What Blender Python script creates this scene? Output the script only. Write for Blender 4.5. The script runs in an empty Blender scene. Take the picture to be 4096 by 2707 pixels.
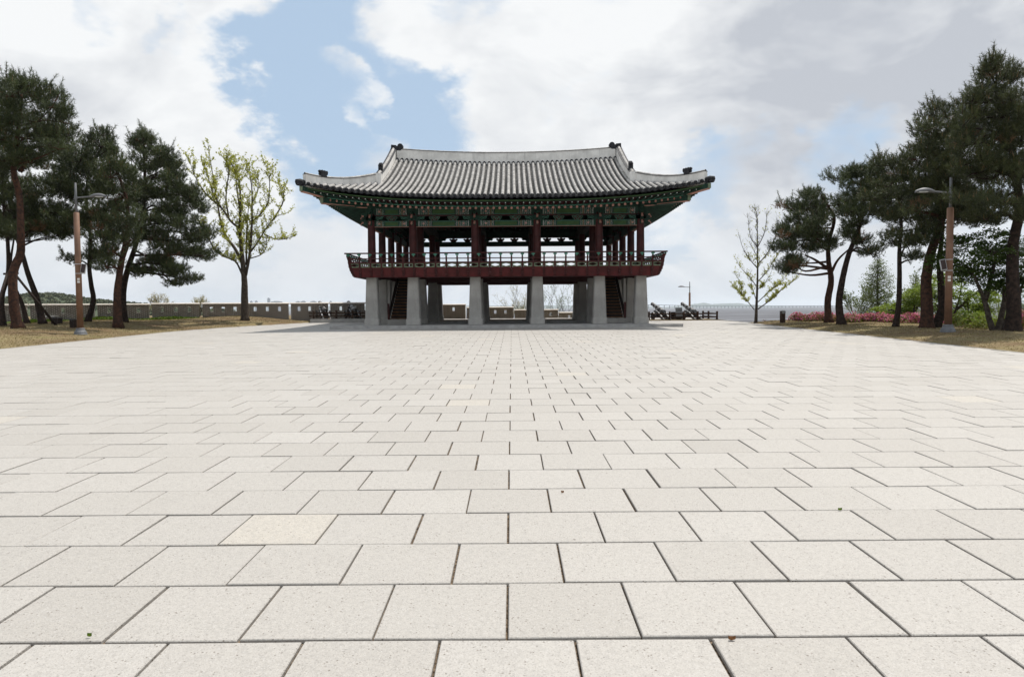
import bpy, math, random
import numpy as np
from mathutils import Vector, Matrix, Euler

random.seed(7)
RNG = np.random.default_rng(7)
scene = bpy.context.scene
COL = scene.collection
R = math.radians

# ------------------------------------------------------------------ camera
FPX, CX, CY = 2765.0, 2048.0, 1353.5
CAM_H, PITCH, ROLL = 1.51, 2.557, -0.42
cam_d = bpy.data.cameras.new("camera")
cam_d.sensor_width = 36.0
cam_d.lens = 36.0 * FPX / 4096.0
cam_d.clip_start = 0.05
cam_d.clip_end = 80000
cam = bpy.data.objects.new("camera", cam_d)
COL.objects.link(cam)
CAM_R = Matrix.Rotation(R(90 - PITCH), 3, 'X') @ Matrix.Rotation(R(ROLL), 3, 'Z')
cam.matrix_world = Matrix.Translation((0, 0, CAM_H)) @ CAM_R.to_4x4()
scene.camera = cam

# ------------------------------------------------------------------ light, sky, exposure
SUN_DIR = Vector((0.275, 0.29, 0.917)).normalized()      # towards the sun
SUN_EL = math.asin(SUN_DIR.z)
SUN_AZ = math.atan2(SUN_DIR.x, SUN_DIR.y)
sun_d = bpy.data.lights.new("sun", 'SUN')
sun_d.energy = 5.0
sun_d.angle = R(0.55)
sun_d.color = (1.0, 0.955, 0.89)
sun = bpy.data.objects.new("sun", sun_d)
sun.rotation_euler = SUN_DIR.to_track_quat('Z', 'Y').to_euler()
sun.location = (20, 20, 60)
COL.objects.link(sun)

scene.view_settings.view_transform = 'Standard'
scene.view_settings.look = 'None'
scene.view_settings.gamma = 1.0
scene.view_settings.use_curve_mapping = False
scene.view_settings.exposure = 0.0
scene.cycles.use_denoising = True
scene.cycles.max_bounces = 8
scene.cycles.diffuse_bounces = 4
scene.cycles.glossy_bounces = 2
scene.cycles.transmission_bounces = 4
scene.cycles.transparent_max_bounces = 8
scene.cycles.volume_bounces = 1
scene.cycles.sample_clamp_indirect = 8.0


def px_dir(px, py):
    d = CAM_R @ Vector(((px - CX) / FPX, -(py - CY) / FPX, -1.0))
    return d


def PX(px, py, D):
    """point on the ray of a photo pixel at depth D (metres along +Y)"""
    d = px_dir(px, py)
    k = D / d.y
    return Vector((d.x * k, D, CAM_H + d.z * k))


# ---- node helpers
class NT:
    def __init__(s, tree):
        s.t = tree
        s.n = tree.nodes
        s.l = tree.links

    def node(s, typ, **kw):
        n = s.n.new(typ)
        for k, v in kw.items():
            setattr(n, k, v)
        return n

    def put(s, sock, v):
        if hasattr(v, 'is_linked'):
            s.l.new(v, sock)
        elif v is not None:
            sock.default_value = v

    def math(s, op, a, b=None, c=None, clamp=False):
        n = s.node('ShaderNodeMath', operation=op, use_clamp=clamp)
        s.put(n.inputs[0], a)
        if b is not None:
            s.put(n.inputs[1], b)
        if c is not None:
            s.put(n.inputs[2], c)
        return n.outputs[0]

    def smooth(s, v, lo, hi, a=0.0, b=1.0):
        n = s.node('ShaderNodeMapRange', interpolation_type='SMOOTHSTEP')
        s.put(n.inputs[0], v)
        n.inputs[1].default_value = lo
        n.inputs[2].default_value = hi
        n.inputs[3].default_value = a
        n.inputs[4].default_value = b
        return n.outputs[0]

    def mix(s, f, a, b, blend='MIX'):
        n = s.node('ShaderNodeMix', data_type='RGBA', blend_type=blend)
        s.put(n.inputs[0], f)
        s.put(n.inputs[6], a if not isinstance(a, tuple) else (*a[:3], 1))
        s.put(n.inputs[7], b if not isinstance(b, tuple) else (*b[:3], 1))
        return n.outputs[2]

    def noise(s, vec, scale, detail=4, rough=0.55, dist=0.0):
        n = s.node('ShaderNodeTexNoise')
        s.put(n.inputs['Vector'], vec)
        n.inputs['Scale'].default_value = scale
        n.inputs['Detail'].default_value = detail
        n.inputs['Roughness'].default_value = rough
        n.inputs['Distortion'].default_value = dist
        return n.outputs['Fac']

    def mapping(s, vec, scale=(1, 1, 1), loc=(0, 0, 0), rot=(0, 0, 0)):
        n = s.node('ShaderNodeMapping')
        s.put(n.inputs[0], vec)
        n.inputs[1].default_value = loc
        n.inputs[2].default_value = rot
        n.inputs[3].default_value = scale
        return n.outputs[0]


# ---- world: Nishita sky with clouds over it
SKY_SPOTS = ((980, 330, 400, -0.62), (1330, 300, 420, -0.62), (1280, 40, 340, -0.50), (520, 10, 200, -0.75), (690, 130, 150, -0.50),
             (1500, 540, 380, -0.62), (1850, 20, 260, -0.50), (1250, 600, 260, -0.40),
             (2450, 430, 260, -0.55), (3330, 705, 250, -0.80), (2900, 740, 240, -0.78), (2620, 900, 170, -0.35),
             (350, 620, 640, 0.60), (800, 40, 360, 1.10), (60, 200, 520, 0.45), (2300, 280, 800, 0.45), (860, 640, 300, 0.40), (960, 560, 240, 0.65),
             (3300, 250, 900, 0.55), (1370, 345, 150, 1.25), (1640, 170, 280, 0.60), (1760, 500, 260, -0.60), (1400, 575, 160, 1.0), (3000, 1000, 500, 0.3))
SKY_GREY = ((3250, 430, 680, 0.42), (3600, 160, 620, 0.40), (2950, 480, 460, 0.22), (80, 480, 460, 0.22), (3900, 560, 460, 0.25), (760, 90, 320, 0.15))


def make_world():
    w = bpy.data.worlds.new("World")
    scene.world = w
    w.use_nodes = True
    t = NT(w.node_tree)
    t.n.clear()
    out = t.node('ShaderNodeOutputWorld')
    bg = t.node('ShaderNodeBackground')
    bg.inputs['Strength'].default_value = 0.10
    sky = t.node('ShaderNodeTexSky', sky_type='NISHITA')
    sky.sun_disc = False
    sky.sun_elevation = SUN_EL
    sky.sun_rotation = SUN_AZ
    sky.altitude = 30
    sky.air_density = 1.0
    sky.dust_density = 1.6
    sky.ozone_density = 1.5
    tc = t.node('ShaderNodeTexCoord')
    d = tc.outputs['Generated']
    sep = t.node('ShaderNodeSeparateXYZ')
    t.l.new(d, sep.inputs[0])
    z = t.math('MAXIMUM', sep.outputs[2], 0.0)
    den = t.math('ADD', z, 0.22)
    cmb = t.node('ShaderNodeCombineXYZ')
    t.l.new(t.math('DIVIDE', sep.outputs[0], den), cmb.inputs[0])
    t.l.new(t.math('DIVIDE', sep.outputs[1], den), cmb.inputs[1])
    p = cmb.outputs[0]
    q = t.mapping(d, (1, 1, 1.7))
    wn = t.node('ShaderNodeTexNoise')
    t.put(wn.inputs['Vector'], q)
    wn.inputs['Scale'].default_value = 4.5
    wn.inputs['Detail'].default_value = 7
    wn.inputs['Roughness'].default_value = 0.58
    # directions pushed about by turbulence, so cloud edges come out ragged
    sub = t.node('ShaderNodeVectorMath', operation='SUBTRACT')
    t.l.new(wn.outputs['Color'], sub.inputs[0])
    sub.inputs[1].default_value = (0.5, 0.5, 0.5)
    scl = t.node('ShaderNodeVectorMath', operation='SCALE')
    t.l.new(sub.outputs[0], scl.inputs[0])
    scl.inputs['Scale'].default_value = 0.30
    add = t.node('ShaderNodeVectorMath', operation='ADD')
    t.l.new(d, add.inputs[0])
    t.l.new(scl.outputs[0], add.inputs[1])
    dw = t.node('ShaderNodeVectorMath', operation='NORMALIZE')
    t.l.new(add.outputs[0], dw.inputs[0])
    dw = dw.outputs[0]
    n1 = t.noise(q, 3.2, 5, 0.58, 0.3)
    n2 = t.noise(t.mapping(q, (1, 1, 1), (3.1, 7.7, 1)), 9.0, 4, 0.60, 0.4)
    n3 = t.noise(t.mapping(q, (1, 1, 1), (9.1, 2.7, 4)), 5.0, 4, 0.56, 0.6)
    val = t.math('ADD', t.math('MULTIPLY', t.math('SUBTRACT', n1, 0.5), 2.2), t.math('MULTIPLY', t.math('SUBTRACT', n2, 0.5), 1.1))
    val = t.math('ADD', val, 0.30)

    def spot(px, py, rpx, amp):
        c = px_dir(px, py).normalized()
        dot = t.node('ShaderNodeVectorMath', operation='DOT_PRODUCT')
        t.l.new(dw, dot.inputs[0])
        dot.inputs[1].default_value = c
        ang = math.atan(rpx / FPX)
        m = t.smooth(dot.outputs['Value'], math.cos(ang), math.cos(ang * 0.25))
        return t.math('MULTIPLY', m, amp)

    # gaps of blue (-) and banks of cloud (+), as world directions
    for (px, py, r, a) in SKY_SPOTS:
        val = t.math('ADD', val, spot(px, py, r, a))
    mask = t.smooth(val, -0.28, 0.58)
    # nearer the horizon everything turns to one pale veil
    veil = t.smooth(sep.outputs[2], 0.17, 0.0)
    mask = t.math('MAXIMUM', mask, t.math('MULTIPLY', veil, 0.93))
    g2 = None
    for (px, py, r, a) in SKY_GREY:
        s_ = spot(px, py, r, a)
        g2 = s_ if g2 is None else t.math('ADD', g2, s_)
    shade = t.math('ADD', t.math('MULTIPLY', t.math('SUBTRACT', n3, 0.46), 2.0), t.math('MULTIPLY', t.math('SUBTRACT', n2, 0.5), 1.1))
    dark = t.math('ADD', t.math('MULTIPLY', t.math('ADD', shade, 0.02), 0.8), t.math('MULTIPLY', g2, t.math('ADD', t.math('MULTIPLY', n3, 1.3), 0.35)))
    dark = t.math('MAXIMUM', t.math('MINIMUM', dark, 1.0), 0.0)
    cloud = t.mix(dark, (9.35, 9.5, 9.6), (5.5, 5.8, 6.35))
    lowv = t.mix(t.smooth(n2, 0.35, 0.65), (6.5, 6.95, 7.5), (7.6, 8.0, 8.45))
    cloud = t.mix(t.math('MULTIPLY', veil, 0.85), cloud, lowv)
    blue = t.mix(0.82, sky.outputs[0], (5.0, 6.5, 8.3))
    t.l.new(t.mix(mask, blue, cloud), bg.inputs['Color'])
    t.l.new(bg.outputs[0], out.inputs['Surface'])


make_world()

# ------------------------------------------------------------------ materials
MATS = {}


def mat(name, base, rough=0.8, var=0.12, scale=6.0, bump=0.0, bscale=40.0, spec=0.3, base2=None, metal=0.0, coords='Object', detail=5, stretch=None):
    """principled with a two-tone noise colour and optional fine bump"""
    if name in MATS:
        return MATS[name]
    m = bpy.data.materials.new(name)
    m.use_nodes = True
    t = NT(m.node_tree)
    b = t.n['Principled BSDF']
    b.inputs['Roughness'].default_value = rough
    b.inputs['Metallic'].default_value = metal
    b.inputs['Specular IOR Level'].default_value = spec
    tc = t.node('ShaderNodeTexCoord')
    v = tc.outputs[coords]
    if base2 is None:
        base2 = tuple(c * (1 - var * 2) for c in base)
        basea = tuple(min(1, c * (1 + var)) for c in base)
    else:
        basea = base
    f = t.smooth(t.noise(v, scale, detail, 0.6), 0.3, 0.7)
    colr = t.mix(f, base2, basea)
    if stretch:
        st = t.smooth(t.noise(t.mapping(v, stretch), 1.0, 5, 0.65), 0.50, 0.78)
        colr = t.mix(t.math('MULTIPLY', st, 0.45), colr, tuple(c * 0.45 for c in base))
    t.l.new(colr, b.inputs['Base Color'])
    if bump > 0:
        bn = t.node('ShaderNodeBump')
        bn.inputs['Strength'].default_value = bump
        bn.inputs['Distance'].default_value = 0.01
        t.l.new(t.noise(v, bscale, 4, 0.6), bn.inputs['Height'])
        t.l.new(bn.outputs[0], b.inputs['Normal'])
    MATS[name] = m
    return m


def leaf_mat(name, c1, c2, trans=0.35, rough=0.6, scale=1.3):
    if name in MATS:
        return MATS[name]
    m = bpy.data.materials.new(name)
    m.use_nodes = True
    t = NT(m.node_tree)
    b = t.n['Principled BSDF']
    out = t.n['Material Output']
    b.inputs['Roughness'].default_value = rough
    b.inputs['Specular IOR Level'].default_value = 0.25
    at = t.node('ShaderNodeAttribute', attribute_name='tint')
    tc = t.node('ShaderNodeTexCoord')
    nz = t.noise(tc.outputs['Object'], scale, 3)
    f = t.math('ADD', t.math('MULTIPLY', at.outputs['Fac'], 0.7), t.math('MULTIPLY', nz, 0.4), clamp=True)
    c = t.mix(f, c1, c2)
    t.l.new(c, b.inputs['Base Color'])
    tr = t.node('ShaderNodeBsdfTranslucent')
    t.l.new(t.mix(1.0, c, (1.0, 1.0, 0.55), 'MULTIPLY'), tr.inputs['Color'])
    mx = t.node('ShaderNodeMixShader')
    mx.inputs[0].default_value = trans
    t.l.new(b.outputs[0], mx.inputs[1])
    t.l.new(tr.outputs[0], mx.inputs[2])
    t.l.new(mx.outputs[0], out.inputs['Surface'])
    MATS[name] = m
    return m


def paving_material():
    m = bpy.data.materials.new("paving_stone")
    m.use_nodes = True
    t = NT(m.node_tree)
    b = t.n['Principled BSDF']
    b.inputs['Specular IOR Level'].default_value = 0.45
    tc = t.node('ShaderNodeTexCoord')
    v = tc.outputs['Object']
    at = t.node('ShaderNodeAttribute', attribute_name='tint')
    c = t.mix(at.outputs['Fac'], (0.330, 0.309, 0.280), (0.398, 0.378, 0.350))
    c = t.mix(t.math('MULTIPLY', t.smooth(at.outputs['Fac'], 1.05, 1.25), 0.30), c, (0.43, 0.375, 0.285))
    big = t.smooth(t.noise(v, 0.35, 4, 0.6), 0.35, 0.7)
    c = t.mix(t.math('MULTIPLY', big, 0.10), c, (0.39, 0.36, 0.32))
    stain = t.smooth(t.noise(t.mapping(v, (1, 1, 1), (5, 3, 0)), 2.3, 5, 0.65), 0.56, 0.8)
    c = t.mix(t.math('MULTIPLY', stain, 0.22), c, (0.24, 0.23, 0.215))
    g0 = t.smooth(t.noise(t.mapping(v, (1, 1, 1), (7, 5, 1)), 38, 3, 0.65), 0.40, 0.66)
    c = t.mix(t.math('MULTIPLY', g0, 0.30), c, (0.235, 0.222, 0.207))
    g1 = t.smooth(t.noise(v, 120, 2, 0.6), 0.55, 0.68)
    c = t.mix(t.math('MULTIPLY', g1, 0.55), c, (0.16, 0.145, 0.13))
    g2 = t.smooth(t.noise(t.mapping(v, (1, 1, 1), (11, 1, 3)), 110, 2, 0.6), 0.56, 0.68)
    c = t.mix(t.math('MULTIPLY', g2, 0.5), c, (0.46, 0.445, 0.425))
    # pits of the pitted face
    vo = t.node('ShaderNodeTexVoronoi', feature='F1')
    t.put(vo.inputs['Vector'], v)
    vo.inputs['Scale'].default_value = 42
    pit = t.smooth(vo.outputs['Distance'], 0.24, 0.12)
    pn = t.smooth(t.noise(v, 19, 2), 0.5, 0.6)
    pit = t.math('MULTIPLY', pit, pn)
    c = t.mix(t.math('MULTIPLY', pit, 0.75), c, (0.14, 0.11, 0.085))
    # stray dark specks of dirt
    v2 = t.node('ShaderNodeTexVoronoi', feature='F1')
    t.put(v2.inputs['Vector'], v)
    v2.inputs['Scale'].default_value = 2.6
    sp = t.smooth(v2.outputs['Distance'], 0.030, 0.018)
    c = t.mix(t.math('MULTIPLY', sp, 0.8), c, (0.07, 0.05, 0.04))
    t.l.new(c, b.inputs['Base Color'])
    b.inputs['Roughness'].default_value = 0.62
    bn = t.node('ShaderNodeBump')
    bn.inputs['Strength'].default_value = 0.6
    bn.inputs['Distance'].default_value = 0.006
    hgt = t.math('SUBTRACT', t.noise(v, 90, 4, 0.65), t.math('MULTIPLY', pit, 0.8))
    t.l.new(hgt, bn.inputs['Height'])
    t.l.new(bn.outputs[0], b.inputs['Normal'])
    MATS['paving'] = m
    return m


def ground_material():
    """dry lawn with soil and worn patches"""
    m = bpy.data.materials.new("dry_lawn")
    m.use_nodes = True
    t = NT(m.node_tree)
    b = t.n['Principled BSDF']
    b.inputs['Roughness'].default_value = 0.95
    b.inputs['Specular IOR Level'].default_value = 0.1
    tc = t.node('ShaderNodeTexCoord')
    v = tc.outputs['Object']
    n1 = t.smooth(t.noise(v, 0.45, 6, 0.65), 0.35, 0.68)
    c = t.mix(n1, (0.15, 0.10, 0.057), (0.235, 0.195, 0.10))
    n2 = t.smooth(t.noise(t.mapping(v, (1, 1, 1), (3, 9, 0)), 0.9, 6, 0.7), 0.52, 0.70)
    c = t.mix(t.math('MULTIPLY', n2, 0.55), c, (0.17, 0.185, 0.06))
    n3 = t.smooth(t.noise(v, 22, 5, 0.7), 0.35, 0.7)
    c = t.mix(t.math('MULTIPLY', n3, 0.55), c, (0.10, 0.07, 0.04))
    n4 = t.smooth(t.noise(t.mapping(v, (1, 1, 1), (1, 4, 0)), 60, 3, 0.7), 0.55, 0.7)
    c = t.mix(t.math('MULTIPLY', n4, 0.5), c, (0.42, 0.35, 0.20))
    t.l.new(c, b.inputs['Base Color'])
    bn = t.node('ShaderNodeBump')
    bn.inputs['Strength'].default_value = 0.7
    bn.inputs['Distance'].default_value = 0.03
    t.l.new(t.noise(v, 30, 5, 0.7), bn.inputs['Height'])
    t.l.new(bn.outputs[0], b.inputs['Normal'])
    MATS['lawn'] = m
    return m


def sea_material():
    m = bpy.data.materials.new("tidal_flat_water")
    m.use_nodes = True
    t = NT(m.node_tree)
    b = t.n['Principled BSDF']
    tc = t.node('ShaderNodeTexCoord')
    v = tc.outputs['Object']
    s1 = t.noise(t.mapping(v, (0.0016, 0.010, 1)), 1.0, 7, 0.62, 0.4)
    s2 = t.noise(t.mapping(v, (0.006, 0.035, 1), (40, 3, 0)), 1.0, 6, 0.65, 0.3)
    f = t.math('ADD', t.math('MULTIPLY', s1, 0.65), t.math('MULTIPLY', s2, 0.35))
    mud = t.smooth(f, 0.44, 0.55)
    c = t.mix(mud, (0.165, 0.17, 0.185), (0.050, 0.046, 0.048))
    t.l.new(c, b.inputs['Base Color'])
    b.inputs['Roughness'].default_value = 0.9
    b.inputs['Specular IOR Level'].default_value = 0.05
    MATS['sea'] = m
    return m


def painted_pattern(name):
    """end blocks of the painted beams: small coloured cloud and chevron motifs"""
    m = bpy.data.materials.new(name)
    m.use_nodes = True
    t = NT(m.node_tree)
    b = t.n['Principled BSDF']
    b.inputs['Roughness'].default_value = 0.7
    tc = t.node('ShaderNodeTexCoord')
    v = tc.outputs['Object']
    w = t.node('ShaderNodeTexWave', wave_type='BANDS', bands_direction='X', wave_profile='SIN')
    t.put(w.inputs['Vector'], v)
    w.inputs['Scale'].default_value = 3.2
    w.inputs['Distortion'].default_value = 5.0
    w.inputs['Detail'].default_value = 1.5
    w.inputs['Detail Scale'].default_value = 3.0
    cr = t.node('ShaderNodeValToRGB')
    cr.color_ramp.interpolation = 'CONSTANT'
    e = cr.color_ramp.elements
    e[0].position = 0.0
    e[0].color = (0.015, 0.075, 0.045, 1)
    e[1].position = 0.42
    e[1].color = (0.02, 0.10, 0.085, 1)
    for pos, colr in ((0.62, (0.24, 0.055, 0.02, 1)), (0.72, (0.03, 0.11, 0.07, 1)), (0.84, (0.035, 0.03, 0.11, 1)), (0.96, (0.32, 0.30, 0.25, 1))):
        x = e.new(pos)
        x.color = colr
    t.l.new(w.outputs['Fac'], cr.inputs[0])
    t.l.new(cr.outputs[0], b.inputs['Base Color'])
    MATS[name] = m
    return m


paving_material()
ground_material()
sea_material()
painted_pattern('beam_motif')
mat('joint_sand', (0.135, 0.102, 0.072), 0.95, 0.42, 45, 0.4, 60, 0.1)
mat('concrete', (0.36, 0.345, 0.32), 0.9, 0.10, 1.2, 0.25, 60, 0.2, stretch=(3.5, 3.5, 0.5))
mat('platform_stone', (0.36, 0.35, 0.335), 0.85, 0.10, 2.5, 0.25, 70, 0.2)
mat('plaster', (0.74, 0.72, 0.68), 0.9, 0.10, 1.6, 0.15, 30, 0.2, stretch=(5, 5, 0.5))
mat('cover_tile', (0.37, 0.355, 0.335), 0.75, 0.22, 4.5, 0.15, 40, 0.3)
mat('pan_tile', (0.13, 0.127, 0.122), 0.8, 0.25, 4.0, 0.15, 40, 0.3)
mat('dark_tile', (0.022, 0.022, 0.026), 0.7, 0.25, 6.0, 0.1, 40, 0.3)
mat('red_paint', (0.055, 0.012, 0.011), 0.6, 0.18, 3.0, 0.1, 50, 0.25)
mat('red_apron', (0.082, 0.012, 0.012), 0.6, 0.2, 2.0, 0.1, 50, 0.25, stretch=(2.5, 2.5, 0.6))
mat('green_paint', (0.014, 0.046, 0.031), 0.65, 0.18, 4.0, 0, 50, 0.25)
mat('panel_green', (0.040, 0.088, 0.028), 0.65, 0.12, 4.0, 0, 50, 0.25)
mat('jade_paint', (0.055, 0.175, 0.122), 0.65, 0.12, 6.0, 0, 50, 0.25)
mat('sage_paint', (0.16, 0.20, 0.13), 0.7, 0.12, 6.0, 0, 50, 0.25)
mat('pink_paint', (0.48, 0.25, 0.20), 0.7, 0.12, 6.0, 0, 50, 0.25)
mat('white_paint', (0.72, 0.70, 0.66), 0.7, 0.08, 6.0, 0, 50, 0.25)
mat('maroon_paint', (0.055, 0.008, 0.010), 0.65, 0.15, 4.0, 0, 50, 0.25)
mat('dark_wood', (0.030, 0.020, 0.016), 0.75, 0.2, 5.0, 0.2, 40, 0.2)
mat('ceiling_wood', (0.020, 0.026, 0.022), 0.8, 0.2, 3.0, 0, 40, 0.2)
mat('tread_nosing', (0.26, 0.11, 0.032), 0.6, 0.2, 5.0, 0, 40, 0.3)
mat('brick', (0.065, 0.040, 0.030), 0.85, 0.45, 9.0, 0.2, 60, 0.2)
mat('mortar', (0.62, 0.58, 0.52), 0.9, 0.12, 8.0, 0.2, 60, 0.15)
mat('cap_stone', (0.60, 0.55, 0.49), 0.85, 0.10, 3.0, 0.15, 60, 0.2)
mat('iron', (0.028, 0.028, 0.030), 0.42, 0.3, 6.0, 0.15, 60, 0.5, metal=0.0)
mat('bronze_barrel', (0.12, 0.12, 0.122), 0.45, 0.35, 5.0, 0.15, 60, 0.5, metal=0.35)
mat('fence_wood', (0.055, 0.032, 0.022), 0.8, 0.3, 8.0, 0.3, 60, 0.2)
mat('lamp_brown', (0.185, 0.102, 0.064), 0.62, 0.12, 2.0, 0.05, 60, 0.35, stretch=(9, 9, 0.7))
mat('lamp_grey', (0.135, 0.14, 0.148), 0.55, 0.12, 4.0, 0.05, 60, 0.4)
mat('lamp_lens', (0.42, 0.42, 0.40), 0.25, 0.05, 4.0, 0, 60, 0.5)
mat('light_metal', (0.48, 0.49, 0.50), 0.5, 0.08, 4.0, 0, 60, 0.4)
mat('speaker_grille', (0.045, 0.030, 0.028), 0.7, 0.12, 20.0, 0, 60, 0.3)
mat('sign_panel', (0.13, 0.13, 0.128), 0.4, 0.1, 8.0, 0, 60, 0.4)
mat('pine_bark', (0.085, 0.042, 0.028), 0.95, 0.45, 9.0, 0.9, 26, 0.1, base2=(0.030, 0.022, 0.019))
mat('pine_bark_dark', (0.050, 0.034, 0.027), 0.95, 0.4, 9.0, 0.9, 26, 0.1, base2=(0.018, 0.015, 0.014))
mat('grey_bark', (0.095, 0.078, 0.062), 0.95, 0.4, 10.0, 0.8, 30, 0.1, base2=(0.040, 0.032, 0.027))
mat('twig', (0.125, 0.105, 0.085), 0.95, 0.3, 10.0, 0, 30, 0.1)
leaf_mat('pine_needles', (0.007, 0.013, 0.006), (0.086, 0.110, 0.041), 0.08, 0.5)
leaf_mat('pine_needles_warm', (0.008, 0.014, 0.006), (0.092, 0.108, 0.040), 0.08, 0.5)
leaf_mat('pine_candle', (0.16, 0.095, 0.045), (0.26, 0.18, 0.09), 0.1)
leaf_mat('pine_dead', (0.09, 0.05, 0.025), (0.15, 0.085, 0.045), 0.1)
leaf_mat('ginkgo_leaf', (0.28, 0.31, 0.05), (0.50, 0.50, 0.14), 0.45)
leaf_mat('maple_leaf', (0.075, 0.135, 0.020), (0.26, 0.33, 0.06), 0.48)
leaf_mat('shade_leaf', (0.030, 0.065, 0.016), (0.10, 0.15, 0.035), 0.40)
leaf_mat('larch_leaf', (0.085, 0.125, 0.050), (0.19, 0.23, 0.10), 0.35)
leaf_mat('blossom_pink', (0.48, 0.05, 0.23), (0.76, 0.30, 0.48), 0.30)
leaf_mat('azalea_leaf', (0.10, 0.12, 0.030), (0.28, 0.27, 0.075), 0.30)
leaf_mat('blossom_pale', (0.35, 0.33, 0.24), (0.60, 0.56, 0.46), 0.35)
leaf_mat('hedge_leaf', (0.045, 0.090, 0.012), (0.15, 0.22, 0.030), 0.35)
leaf_mat('forest_leaf', (0.045, 0.062, 0.036), (0.115, 0.120, 0.060), 0.05, 0.9, 0.03)  # greens greyed down, distance haze put into the colour
leaf_mat('dry_leaf_brown', (0.14, 0.06, 0.025), (0.22, 0.11, 0.05), 0.2)


# ------------------------------------------------------------------ mesh helpers
def tag(o, label=None, cat=None, group=None, kind=None):
    if label:
        o['label'] = label
    if cat:
        o['category'] = cat
    if group:
        o['group'] = group
    if kind:
        o['kind'] = kind
    return o


def empty(name, loc, label=None, cat=None, group=None):
    o = bpy.data.objects.new(name, None)
    o.empty_display_size = 0.2
    o.location = loc
    COL.objects.link(o)
    return tag(o, label, cat, group)


def root_of(o):
    while o is not None and o.parent is not None:
        o = o.parent
    return o


def link_mesh(name, me, parent=None):
    o = bpy.data.objects.new(name, me)
    COL.objects.link(o)
    if parent is not None:
        o.parent = parent
    return o


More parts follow.
